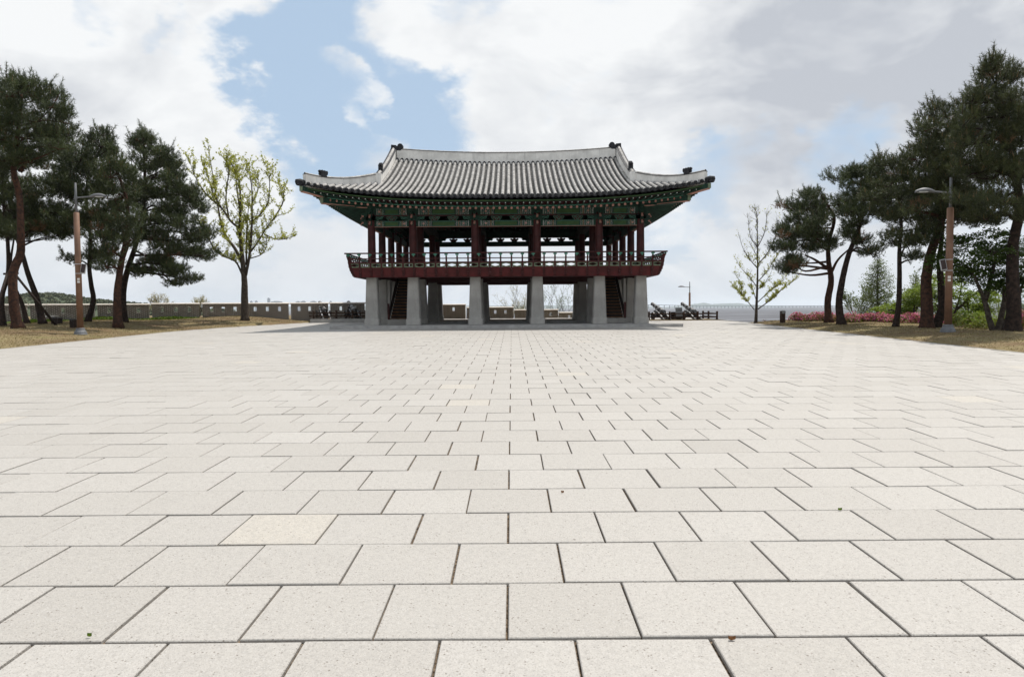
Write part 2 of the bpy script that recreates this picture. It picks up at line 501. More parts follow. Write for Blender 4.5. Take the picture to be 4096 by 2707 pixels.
class MB:
    """collects geometry in world coordinates; build() makes one mesh object"""

    def __init__(s):
        s.v = []
        s.f = []
        s.m = []
        s.t = []

    def add(s, verts, faces, mi=0, tint=None):
        o = len(s.v)
        s.v.extend([tuple(p) for p in verts])
        s.f.extend([tuple(i + o for i in f) for f in faces])
        s.m.extend([mi] * len(faces))
        if tint is not None:
            s.t.extend([tint] * len(faces))
        return s

    def box(s, c, size, mat3=None, mi=0, taper=1.0, tint=None):
        hx, hy, hz = size[0] / 2, size[1] / 2, size[2] / 2
        vs = []
        for z in (-1, 1):
            k = taper if z > 0 else 1.0
            for x, y in ((-1, -1), (1, -1), (1, 1), (-1, 1)):
                p = Vector((x * hx * k, y * hy * k, z * hz))
                if mat3 is not None:
                    p = mat3 @ p
                vs.append((c[0] + p.x, c[1] + p.y, c[2] + p.z))
        s.add(vs, [(3, 2, 1, 0), (4, 5, 6, 7), (0, 1, 5, 4), (1, 2, 6, 5), (2, 3, 7, 6), (3, 0, 4, 7)], mi, tint)
        return s

    def beam(s, a, b, w, h, mi=0, w2=None, h2=None, up=(0, 0, 1)):
        """rectangular bar from a to b"""
        a, b = Vector(a), Vector(b)
        d = (b - a).normalized()
        u = Vector(up)
        x = d.cross(u)
        if x.length < 1e-5:
            x = Vector((1, 0, 0))
        x.normalize()
        y = x.cross(d)
        w2 = w if w2 is None else w2
        h2 = h if h2 is None else h2
        vs = []
        for p, ww, hh in ((a, w, h), (b, w2, h2)):
            for i, j in ((-1, -1), (1, -1), (1, 1), (-1, 1)):
                vs.append(p + x * (i * ww / 2) + y * (j * hh / 2))
        s.add(vs, [(0, 1, 2, 3), (7, 6, 5, 4), (1, 0, 4, 5), (2, 1, 5, 6), (3, 2, 6, 7), (0, 3, 7, 4)], mi)
        return s

    def tube(s, pts, rads, seg=8, mi=0, cap=True, wob=0.0):
        pts = [Vector(p) for p in pts]
        n = len(pts)
        if not hasattr(rads, '__len__'):
            rads = [rads] * n
        t0 = (pts[1] - pts[0]).normalized()
        x = t0.orthogonal().normalized()
        o = len(s.v)
        for i, p in enumerate(pts):
            if i == 0:
                tt = pts[1] - pts[0]
            elif i == n - 1:
                tt = pts[-1] - pts[-2]
            else:
                tt = pts[i + 1] - pts[i - 1]
            if tt.length < 1e-9:
                tt = t0
            tt.normalize()
            x = x - tt * x.dot(tt)
            if x.length < 1e-6:
                x = tt.orthogonal()
            x.normalize()
            y = tt.cross(x)
            for k in range(seg):
                a = 2 * math.pi * k / seg
                r = rads[i] * (1 + (random.uniform(-wob, wob) if wob else 0))
                s.v.append(tuple(p + x * (r * math.cos(a)) + y * (r * math.sin(a))))
        for i in range(n - 1):
            for k in range(seg):
                k2 = (k + 1) % seg
                s.f.append((o + i * seg + k, o + i * seg + k2, o + (i + 1) * seg + k2, o + (i + 1) * seg + k))
                s.m.append(mi)
        if cap:
            s.f.append(tuple(o + k for k in reversed(range(seg))))
            s.f.append(tuple(o + (n - 1) * seg + k for k in range(seg)))
            s.m += [mi, mi]
        return s

    def lathe(s, c, prof, seg=16, mi=0):
        """prof: list of (r, z) upward"""
        pts = [(c[0], c[1], c[2] + z) for r, z in prof]
        o = len(s.v)
        for (r, z) in prof:
            for k in range(seg):
                a = 2 * math.pi * k / seg
                s.v.append((c[0] + r * math.cos(a), c[1] + r * math.sin(a), c[2] + z))
        for i in range(len(prof) - 1):
            for k in range(seg):
                k2 = (k + 1) % seg
                s.f.append((o + i * seg + k, o + i * seg + k2, o + (i + 1) * seg + k2, o + (i + 1) * seg + k))
                s.m.append(mi)
        s.f.append(tuple(o + k for k in reversed(range(seg))))
        s.f.append(tuple(o + (len(prof) - 1) * seg + k for k in range(seg)))
        s.m += [mi, mi]
        return s

    def prism(s, poly, origin, ax, ay, depth, mi=0, mi_side=None):
        """extrude a 2-D outline (list of (a,b)) spanned by ax, ay; depth along ax x ay, centred"""
        ax, ay = Vector(ax), Vector(ay)
        n = ax.cross(ay).normalized()
        origin = Vector(origin)
        k = len(poly)
        vs = [origin + ax * a + ay * b + n * (depth / 2) for a, b in poly] + [origin + ax * a + ay * b - n * (depth / 2) for a, b in poly]
        s.add(vs, [tuple(range(k)), tuple(reversed(range(k, 2 * k)))], mi)
        o = len(s.v) - 2 * k
        for i in range(k):
            j = (i + 1) % k
            s.f.append((o + i, o + i + k, o + j + k, o + j))
            s.m.append(mi if mi_side is None else mi_side)
        return s

    def build(s, name, mats, parent=None, smooth=False, kind=None, label=None):
        me = bpy.data.meshes.new(name)
        off = root_of(parent).location if parent is not None else Vector((0, 0, 0))
        if off.length > 0:
            vs = [(a - off.x, b - off.y, c - off.z) for a, b, c in s.v]
        else:
            vs = s.v
        me.from_pydata(vs, [], s.f)
        if isinstance(mats, str):
            mats = [mats]
        for k in mats:
            me.materials.append(MATS[k])
        if len(mats) > 1:
            me.polygons.foreach_set('material_index', s.m)
        if smooth:
            me.polygons.foreach_set('use_smooth', [True] * len(me.polygons))
        if s.t:
            at = me.attributes.new('tint', 'FLOAT', 'FACE')
            at.data.foreach_set('value', s.t)
        me.update()
        o = link_mesh(name, me, parent)
        if smooth == 'auto':
            pass
        return tag(o, label=label, kind=kind)


def np_mesh(name, verts, tris, mats, parent=None, tint=None, mi=None, kind=None, label=None, smooth=False):
    """big triangle soup through numpy; verts in world coordinates"""
    me = bpy.data.meshes.new(name)
    off = root_of(parent).location if parent is not None else Vector((0, 0, 0))
    verts = np.asarray(verts, dtype=np.float32).reshape(-1, 3) - np.array(off, dtype=np.float32)
    tris = np.asarray(tris, dtype=np.int32)
    k = tris.shape[1]
    me.vertices.add(len(verts))
    me.vertices.foreach_set('co', verts.ravel())
    me.loops.add(tris.size)
    me.loops.foreach_set('vertex_index', tris.ravel())
    me.polygons.add(len(tris))
    me.polygons.foreach_set('loop_start', np.arange(0, tris.size, k, dtype=np.int32))
    me.polygons.foreach_set('loop_total', np.full(len(tris), k, dtype=np.int32))
    if isinstance(mats, str):
        mats = [mats]
    for m_ in mats:
        me.materials.append(MATS[m_])
    if mi is not None:
        me.polygons.foreach_set('material_index', np.asarray(mi, dtype=np.int32))
    if smooth:
        me.polygons.foreach_set('use_smooth', np.ones(len(tris), dtype=bool))
    if tint is not None:
        at = me.attributes.new('tint', 'FLOAT', 'FACE')
        at.data.foreach_set('value', np.asarray(tint, dtype=np.float32))
    me.update(calc_edges=True)
    me.validate()
    return tag(link_mesh(name, me, parent), label=label, kind=kind)


def copy_tree(o, parent=None):
    c = o.copy()
    COL.objects.link(c)
    if parent is not None:
        c.parent = parent
    for ch in list(o.children):
        copy_tree(ch, c)
    return c


# ------------------------------------------------------------------ terrain, plaza, sea
SLOPE = 0.0156
PL_X0, PL_X1 = -15.9, 12.9


def plane_z(y):
    return SLOPE * max(-12.0, min(y, 47.0))


def left_edge(y):
    """the lawn's edge: straight, then curving in towards the pavilion"""
    if y < 30:
        return PL_X0
    if y < 43:
        k = (y - 30) / 13
        return PL_X0 + 3.6 * k * k
    return PL_X0 + 3.6


def sstep(a, b, x):
    k = min(1.0, max(0.0, (x - a) / (b - a)))
    return k * k * (3 - 2 * k)


def ground_z(x, y):
    z = plane_z(y)
    le = left_edge(y)
    if x < le:                                    # lawn mound on the left
        d = le - x
        z += 0.02 + 0.30 * sstep(0.0, 5.0, d) + 0.05 * math.sin(x * 0.7 + y * 0.3) * sstep(1, 4, d)
        if y > 30:
            z += 0.16 * math.exp(-((x + 15.8) ** 2 / 14 + (y - 40.5) ** 2 / 12))
    elif x > PL_X1:
        d = x - PL_X1
        z += 0.015 + 0.13 * sstep(0, 2.0, d) + 0.05 * math.sin(x * 0.9 + y * 0.5) * sstep(0.5, 3, d)
    else:
        z -= 0.12
    # the hilltop falls away to the shore
    drop = 0.0
    drop = max(drop, sstep(55, 170, y))
    if x > 0:
        far = 18.5 + 0.10 * max(0.0, 34 - y)
        drop = max(drop, sstep(far, far + 75, x))
        if x > 12.9:
            drop = max(drop, sstep(37.2, 95, y + 0.4 * (x - 12.9)))
        elif y > 46:
            drop = max(drop, sstep(48, 110, y + 0.6 * x))
    if x < -30:
        drop = max(drop, sstep(-45, -190, x))
    if y < -40:
        drop = max(drop, sstep(-40, -220, y))
    return z - 27.5 * drop


def ground_hit(px, py, raise_=0.0):
    """where the ray of a photo pixel meets the sloping site"""
    d = px_dir(px, py)
    y = (CAM_H - raise_) / (SLOPE - d.z / d.y)
    return PX(px, py, y)


def on_ground(px, D):
    """a point standing on the ground at depth D in the column of a photo pixel"""
    p = PX(px, 1300, D)
    return Vector((p.x, D, ground_z(p.x, D)))


def axis(vals):
    out = [vals[0][0]]
    for a, b, st in vals:
        n = max(1, int(round((b - a) / st)))
        out += [a + (b - a) * (i + 1) / n for i in range(n)]
    return out


gx = axis([(-320, -60, 20), (-60, -24, 2.0), (-24, 24, 0.5), (24, 60, 2.0), (60, 320, 20)])
gy = axis([(-320, -20, 20), (-20, 10, 2.0), (10, 60, 0.5), (60, 130, 4), (130, 320, 20)])
gv = []
for y in gy:
    for x in gx:
        e = max(abs(x), abs(y))
        zz = ground_z(x, y)
        if -25 < x < 25 and 5 < y < 60 and (x < left_edge(y) - 0.2 or x > PL_X1 + 0.2):
            zz += random.uniform(-0.012, 0.012)
        gv.append((x, y, zz))
nx = len(gx)
gf = [(j * nx + i, j * nx + i + 1, (j + 1) * nx + i + 1, (j + 1) * nx + i) for j in range(len(gy) - 1) for i in range(nx - 1)]
ter = MB()
ter.add(gv, gf)
o = ter.build('terrain', 'lawn', None, True)
tag(o, 'dry tan lawn and soil of the hilltop beside the plaza', None, None, 'structure')

# the sea sheet reaching the horizon
SEA_Z = -24.0
sea = MB().add([(-45000, 60, SEA_Z), (45000, 60, SEA_Z), (45000, 45000, SEA_Z), (-45000, 45000, SEA_Z)], [(0, 1, 2, 3)])
tag(sea.build('sea', 'sea'), 'grey tidal flat with streaks of shallow water reaching the horizon', None, None, 'structure')

# ---- plaza: a sand bed, slabs in running bond
TILE, GAP = 0.598, 0.013
Y0 = 3.0                                     # a bed joint runs here
rowsA, rowsB = -9, 78                        # rows from the camera's back to behind the pavilion
pl_y0, pl_y1 = Y0 + rowsA * TILE, Y0 + rowsB * TILE
bed = MB()
ys = [pl_y0 + (pl_y1 - pl_y0) * i / 40 for i in range(41)]
bv, bf = [], []
for y in ys:
    for k in range(2):
        bv.append(((left_edge(y) - 0.02) if k == 0 else PL_X1 + 0.02, y, plane_z(y) - 0.021))
for i in range(40):
    bf.append((2 * i, 2 * i + 1, 2 * i + 3, 2 * i + 2))
bed.add(bv, bf)
plaza = bed.build('plaza', 'joint_sand')
tag(plaza, 'broad pale plaza paved in square slabs in running bond', None, None, 'structure')

PAV_X, PAV_Y = -0.265, 41.0
PLAT = (PAV_X - 8.55, PAV_X + 8.55, 33.4, 48.2)   # platform footprint x0 x1 y0 y1
slabs = []
for r in range(rowsA, rowsB):
    ya, yb = Y0 + r * TILE, Y0 + (r + 1) * TILE
    shift = -0.032 + (0 if r % 2 == 0 else TILE / 2)
    i0 = int((PL_X0 - 2 - shift) / TILE) - 1
    i1 = int((PL_X1 + 2 - shift) / TILE) + 1
    yc = (ya + yb) / 2
    le, re = left_edge(yc), PL_X1
    if yc > 38:
        re = PL_X1 - 0.5 * sstep(38, 44, yc)
    for i in range(i0, i1):
        xa, xb = shift + i * TILE, shift + (i + 1) * TILE
        if xb < le + 0.1 or xa > re - 0.1:
            continue
        xa, xb = max(xa, le), min(xb, re)
        if xa > PLAT[0] + .7 and xb < PLAT[1] - .7 and ya > PLAT[2] + .7 and yb < PLAT[3] - .7:
            continue
        slabs.append((r, xa, xb, ya, yb))


def slab_geo(xa, xb, ya, yb):
    g1, g2 = GAP / 2 * random.uniform(0.55, 1.5), GAP / 2 * random.uniform(0.55, 1.5)
    h1, h2 = GAP / 2 * random.uniform(0.9, 1.9), GAP / 2 * random.uniform(0.9, 1.9)
    dz = random.gauss(0, 0.0016)
    tl = [random.gauss(0, 0.0012) for _ in range(4)]
    rot = random.gauss(0, 0.0016)
    cx, cy = (xa + xb) / 2, (ya + yb) / 2
    b = 0.004
    vs = []
    cr = [(xa + g1, ya + h1), (xb - g2, ya + h1), (xb - g2, yb - h2), (xa + g1, yb - h2)]
    ins = [(b, b), (-b, b), (-b, -b), (b, -b)]
    for lvl in range(3):
        for k in range(4):
            x, y = cr[k]
            if lvl == 2:
                x += ins[k][0]
                y += ins[k][1]
            x2 = cx + (x - cx) - rot * (y - cy)
            y2 = cy + (y - cy) + rot * (x - cx)
            z = plane_z(y2) + dz + tl[k] + (-0.045, -b, 0.0)[lvl]
            vs.append((x2, y2, z))
    fs = [(8, 9, 10, 11)]
    for a in (0, 4):
        for k in range(4):
            k2 = (k + 1) % 4
            fs.append((a + k, a + k2, a + 4 + k2, a + 4 + k))
    return vs, fs


def slab_tint():
    t_ = random.gauss(0.5, 0.13)
    if random.random() < 0.03:
        t_ -= 0.2
    if random.random() < 0.010:
        return 1.3
    return min(1, max(0, t_))


# the slabs that show largest in view: ahead of the camera inside the frame
def in_view(xa, xb, ya, yb):
    return yb > 2.2 and (abs(xa) < 0.79 * yb + 0.2 or abs(xb) < 0.79 * yb + 0.2)


view = sorted([s_ for s_ in slabs if in_view(*s_[1:])], key=lambda s_: (s_[3], abs(s_[1])))
single = set(view[:300])
rest = MB()
for s_ in slabs:
    vs, fs = slab_geo(*s_[1:])
    tt = slab_tint()
    if s_ in single:
        m_ = MB().add(vs, fs, 0, tt)
        m_.build('paving_slab', 'paving', plaza)
    else:
        rest.add(vs, fs, 0, tt)
rest.build('paving_slabs_beyond', 'paving', plaza, kind='stuff')

# dark stone edging along both sides of the plaza
for sx in (0, 1):
    y = 4.0
    e = MB()
    while y < 44:
        y2 = y + 0.995
        xe = [(left_edge(a) - 0.06) if sx == 0 else PL_X1 + 0.06 for a in (y, y2)]
        e.beam((xe[0], y, plane_z(y) - 0.05), (xe[1], y2, plane_z(y2) - 0.05), 0.10, 0.11)
        y += 1.0
    tag(e.build('kerb', 'platform_stone'), 'narrow grey stone edging along the ' + ('dry lawn' if sx == 0 else 'azalea strip'), None, None, 'structure')


# ------------------------------------------------------------------ the pavilion
ZG = plane_z(33.4)
ZP = ZG + 0.145                       # platform top
pav = empty('pavilion', (PAV_X, PAV_Y, ZP), 'two-storey Korean pavilion with curved tiled roof, red balcony and concrete piers', 'pavilion')
CU = [-6.825, -4.725, -1.575, 1.575, 4.725, 6.825]      # column lines across
CV = [-5.7, -2.85, 0.0, 2.85, 5.7]                      # column lines in depth


def W(u, v, z):
    return Vector((PAV_X + u, PAV_Y + v, z))


# stone platform: one kerb course of long blocks and a floor
plat = MB()
plat.box(((PLAT[0] + PLAT[1]) / 2, (PLAT[2] + PLAT[3]) / 2 + .0, ZP - 0.45), (PLAT[1] - PLAT[0] - 0.5, PLAT[3] - PLAT[2] - 0.5, 0.89))
platform = plat.build('platform', 'platform_stone', pav)
kl = 1.68
for side in range(4):
    if side in (0, 1):
        n, a0, L = 10, PLAT[0], PLAT[1] - PLAT[0]
    else:
        n, a0, L = 8, PLAT[2] + 0.3, PLAT[3] - PLAT[2] - 0.6
    for i in range(n):
        a, b = a0 + L * i / n + 0.003, a0 + L * (i + 1) / n - 0.003
        h = 0.44
        zc = ZP + 0.004 - h / 2 + random.uniform(-.001, .001)
        k = MB()
        if side == 0:
            k.box(((a + b) / 2, PLAT[2] + 0.15, zc), (b - a, 0.30, h))
        elif side == 1:
            k.box(((a + b) / 2, PLAT[3] - 0.15, zc), (b - a, 0.30, h))
        elif side == 2:
            k.box((PLAT[0] + 0.15, (a + b) / 2, zc), (0.30, b - a, h))
        else:
            k.box((PLAT[1] - 0.15, (a + b) / 2, zc), (0.30, b - a, h))
        k.build('kerb_stone', 'platform_stone', platform)

# concrete piers, tapering, on low plinths
Z_PT = 3.09
Z_FL = 3.50
pier_me = MB()
hb, ht = 0.335, 0.262
c0 = W(0, 0, 0)


def pier_mesh():
    m_ = MB()
    lv = [(0.375, ZP), (0.375, ZP + 0.29), (hb, ZP + 0.31), (hb * .78 + ht * .22, ZP + 0.9), (ht, Z_PT)]
    vs = []
    for h, z in lv:
        c = 0.045
        for x, y in ((-h + c, -h), (h - c, -h), (h, -h + c), (h, h - c), (h - c, h), (-h + c, h), (-h, h - c), (-h, -h + c)):
            vs.append((PAV_X + x, PAV_Y + y, z))
    fs = [tuple(reversed(range(8))), tuple(range(32, 40))]
    for i in range(4):
        for k in range(8):
            k2 = (k + 1) % 8
            fs.append((i * 8 + k, i * 8 + k2, (i + 1) * 8 + k2, (i + 1) * 8 + k))
    m_.add(vs, fs)
    return m_


posts_uv = [(u, v) for v in CV for u in CU if (v in (CV[0], CV[-1]) or u in (CU[0], CU[-1]) or (v in (CV[1], CV[3]) and u in CU[1:5]))]
p0 = pier_mesh().build('pier', 'concrete', pav)
proto = p0
for i, (u, v) in enumerate(posts_uv):
    o = p0 if i == 0 else p0.copy()
    if i:
        COL.objects.link(o)
    o.location = (u, v, 0)

# floor deck, beams and joists seen from below
fl = MB()
fl.box(W(0, 0, Z_FL - 0.05), (2 * 7.55, 2 * 6.42, 0.09))
fl.build('floor_deck', 'dark_wood', pav)
for v in CV:
    MB().beam(W(-7.5, v, 3.30), W(7.5, v, 3.30), 0.30, 0.30).build('floor_beam', 'maroon_paint', pav)
n = 0
for u in np.arange(-7.35, 7.4, 0.42):
    MB().beam(W(u, -6.35, 3.395), W(u, 6.35, 3.395), 0.11, 0.10).build('floor_joist', 'maroon_paint', pav)

# columns of the upper floor
colm = MB().lathe(W(0, 0, 0), [(0.205, Z_FL), (0.203, Z_FL + 0.9), (0.185, 5.95), (0.18, 6.3)], 18)
c1 = colm.build('column', 'red_paint', pav, True)
for i, (u, v) in enumerate(posts_uv):
    o = c1 if i == 0 else c1.copy()
    if i:
        COL.objects.link(o)
    o.location = (u, v, 0)

# ---- the four sides: s runs along a side, o is the distance outward from the column line
SIDES = []
for k, (c, d) in enumerate(((6.825, 5.7), (5.7, 6.825), (6.825, 5.7), (5.7, 6.825))):
    if k == 0:
        f = lambda s, o, z: W(s, -(5.7 + o), z)
        ax, out = Vector((1, 0, 0)), Vector((0, -1, 0))
    elif k == 1:
        f = lambda s, o, z: W(6.825 + o, s, z)
        ax, out = Vector((0, 1, 0)), Vector((1, 0, 0))
    elif k == 2:
        f = lambda s, o, z: W(-s, 5.7 + o, z)
        ax, out = Vector((-1, 0, 0)), Vector((0, 1, 0))
    else:
        f = lambda s, o, z: W(-(6.825 + o), -s, z)
        ax, out = Vector((0, -1, 0)), Vector((-1, 0, 0))
    lines = CU if k in (0, 2) else CV
    SIDES.append(dict(k=k, c=c, f=f, ax=ax, out=out, lines=lines))
UP = Vector((0, 0, 1))

# ---- balcony: apron boards, posts, rails, cusped panels
PO = 0.75        # apron foot overhang
ZA0, ZA1, ZA2 = 3.06, 3.54, 3.745


def lean(z):
    """outward position of the balcony face at height z (leans outward, slightly bellied)"""
    k = (z - ZA0) / (4.23 - ZA0)
    return PO + 0.30 * k


bal = empty('balcony', (0, 0, 0))
bal.parent = pav


def cusped(n=40, w=1.0, h=1.0):
    """outline of the cloud-shaped opening, n points"""
    pts = []
    for i in range(n):
        a = 2 * math.pi * i / n
        x, y = math.cos(a), math.sin(a)
        sx = abs(x) ** 0.75 * (1 if x >= 0 else -1)
        hh = 0.62 + 0.38 * math.exp(-(sx / 0.42) ** 4)
        pts.append((sx * w / 2, (abs(y) ** 0.6 * (1 if y >= 0 else -1)) * h / 2 * hh))
    return pts


cloud_poly = [(-0.02, -0.10), (0.02, -0.10), (0.028, -0.045), (0.05, -0.03), (0.075, -0.035), (0.085, 0.0), (0.065, 0.02), (0.045, 0.01), (0.05, 0.03), (-0.05, 0.03),
              (-0.045, 0.01), (-0.065, 0.02), (-0.085, 0.0), (-0.075, -0.035), (-0.05, -0.03), (-0.028, -0.045)]
for S in SIDES:
    f, ax, out, c = S['f'], S['ax'], S['out'], S['c']
    h0 = c + lean(ZA0)
    # apron: leaning board
    a = MB()
    b0, b1 = c + lean(ZA0), c + lean(ZA1)
    th = 0.06
    vs = [f(-b0, lean(ZA0), ZA0), f(b0, lean(ZA0), ZA0), f(b1, lean(ZA1), ZA1), f(-b1, lean(ZA1), ZA1),
          f(-b0 + th, lean(ZA0) - th, ZA0), f(b0 - th, lean(ZA0) - th, ZA0), f(b1 - th, lean(ZA1) - th, ZA1), f(-b1 + th, lean(ZA1) - th, ZA1)]
    a.add(vs, [(0, 1, 2, 3), (7, 6, 5, 4), (0, 4, 5, 1), (2, 6, 7, 3)])
    a.build('apron_board', 'red_apron', pav)
    # soffit under the overhang
    sf = MB().beam(f(-c - 0.6, 0.36, ZA0 + 0.03), f(c + 0.6, 0.36, ZA0 + 0.03), 0.62, 0.05)
    sf.build('soffit_board', 'maroon_paint', pav)
    # lower rail above the panels, middle rail, top rail
    for z, hgt, wd in ((ZA2 + 0.02, 0.075, 0.075), (3.965, 0.045, 0.05)):
        e = c + lean(z)
        MB().beam(f(-e, lean(z), z), f(e, lean(z), z), wd, hgt).build('rail', 'red_paint', pav)
    e = c + lean(4.23) + 0.10
    MB().tube([f(-e, lean(4.23), 4.225), f(e, lean(4.23), 4.225)], 0.036, 10).build('top_rail', 'red_paint', pav)
    # posts
    Lb = 2 * (c + lean(3.9))
    npost = int(round(Lb / 0.535))
    sp = Lb / npost
    for i in range(npost + 1):
        s0 = -Lb / 2 + i * sp
        if i == npost:
            continue            # the next side's first post stands on this corner
        # bracketed foot on the apron, wavy outer edge
        m_ = MB()
        pr = [(-0.03, ZA0 + 0.02)]
        zz = ZA0 + 0.02
        prof = [(0.012, 0.03), (0.05, 0.10), (0.035, 0.15), (0.075, 0.21), (0.055, 0.26), (0.09, 0.34), (0.07, 0.40), (0.085, 0.52), (0.06, 0.60), (0.055, 0.72), (0.03, 0.80), (0.03, 1.06)]
        poly = [(lean(ZA0) - 0.02, ZA0 + 0.01)] + [(lean(ZA0 + dz) + do, ZA0 + dz) for do, dz in prof] + [(lean(ZA0 + dz) - 0.03, ZA0 + dz) for do, dz in reversed(prof[-5:])] + [(lean(ZA1) - 0.02, ZA1 - 0.1)]
        if i:
            m_.prism(poly, f(s0, 0, 0), out, UP, 0.08)
            low = [q for q in poly if q[1] < ZA1 + 0.02]
            m_.prism(low, f(s0, -0.004, 0), out, UP, 0.125)
        else:
            # broad corner plate set on the diagonal
            dg = out - ax
            pc = [(lean(ZA0 + dz) + do * 0.9, ZA0 + dz) for do, dz in prof]
            poly = [(lean(ZA0) - 0.05, ZA0)] + pc + [(lean(4.1) - 0.06, ZA0 + 1.06), (lean(4.0) - 0.10, 3.9), (lean(4.0) - 0.22, 3.76), (lean(ZA1) - 0.25, ZA1)]
            m_.prism(poly, f(-c, 0, 0), dg, UP, 0.09)
        po = m_.build('balcony_post', 'red_paint', pav)
        cb = MB()
        org = f(s0, lean(4.15) + 0.03, 4.165)
        cb.prism([(x * 1.1, y * 1.1) for x, y in cloud_poly], org, ax, UP, 0.07)
        cb.build('cloud_bracket', 'jade_paint', po)
        # panel with cusped opening between posts
        pm = MB()
        wP, hP = sp - 0.066, ZA2 - ZA1
        zc = (ZA1 + ZA2) / 2
        n = 40
        inner = cusped(n, wP * 0.80, hP * 0.66)
        outer = []
        for (x, y) in inner:
            ang = math.atan2(y / (hP / 2), x / (wP / 2))
            kx, ky = math.cos(ang), math.sin(ang)
            q = max(abs(kx), abs(ky))
            outer.append((kx / q * wP / 2, ky / q * hP / 2))
        sc = s0 + sp / 2
        vs = []
        for dd in (0.012, -0.012):
            for ring in (outer, inner):
                for (x, y) in ring:
                    vs.append(f(sc + x, lean(zc + y) + dd, zc + y))
        fs = []
        for q in range(n):
            r_ = (q + 1) % n
            fs.append((q, r_, n + r_, n + q))
            fs.append((2 * n + r_, 2 * n + q, 3 * n + q, 3 * n + r_))
            fs.append((n + q, n + r_, 3 * n + r_, 3 * n + q))
        pm.add(vs, fs)
        pm.build('cusped_panel', 'sage_paint', pav)
bpy.data.objects.remove(bal)

# ---- painted lintels, brackets
hw_poly = [(-0.06, 0.155), (-0.075, 0.20), (0.075, 0.20), (0.06, 0.155), (0.12, 0.14), (0.17, 0.18), (0.235, 0.165), (0.245, 0.105), (0.20, 0.085), (0.205, 0.04),
           (0.165, 0.015), (0.14, -0.02), (0.15, -0.07), (0.11, -0.10), (0.05, -0.085), (0.0, -0.10), (-0.05, -0.085), (-0.11, -0.10), (-0.15, -0.07), (-0.14, -0.02), (-0.165, 0.015),
           (-0.205, 0.04), (-0.20, 0.085), (-0.245, 0.105), (-0.235, 0.165), (-0.17, 0.18), (-0.12, 0.14)]
wing_poly = [(0.0, -0.13), (0.14, -0.13), (0.16, -0.07), (0.26, -0.03), (0.34, -0.055), (0.42, 0.0), (0.40, 0.06), (0.46, 0.09), (0.47, 0.14), (0.36, 0.155), (0.30, 0.12), (0.20, 0.16), (0.0, 0.16)]
tongue_poly = [(0.0, 0.20), (0.16, 0.20), (0.30, 0.13), (0.42, 0.15), (0.44, 0.11), (0.33, 0.03), (0.22, 0.0), (0.23, -0.07), (0.34, -0.12), (0.37, -0.20), (0.33, -0.21), (0.20, -0.15), (0.12, -0.20), (0.0, -0.24)]
ZL0, ZL1, ZU0, ZU1 = 5.63, 5.93, 6.21, 6.56


def outline_tube(mb, poly, org, ax_, ay_, off, r, closed=True):
    n_ = Vector(ax_).cross(Vector(ay_)).normalized()
    pts = [Vector(org) + Vector(ax_) * a_ + Vector(ay_) * b_ + n_ * off for a_, b_ in poly]
    if closed:
        pts.append(pts[0])
    mb.tube(pts, r, 4, 0, False)


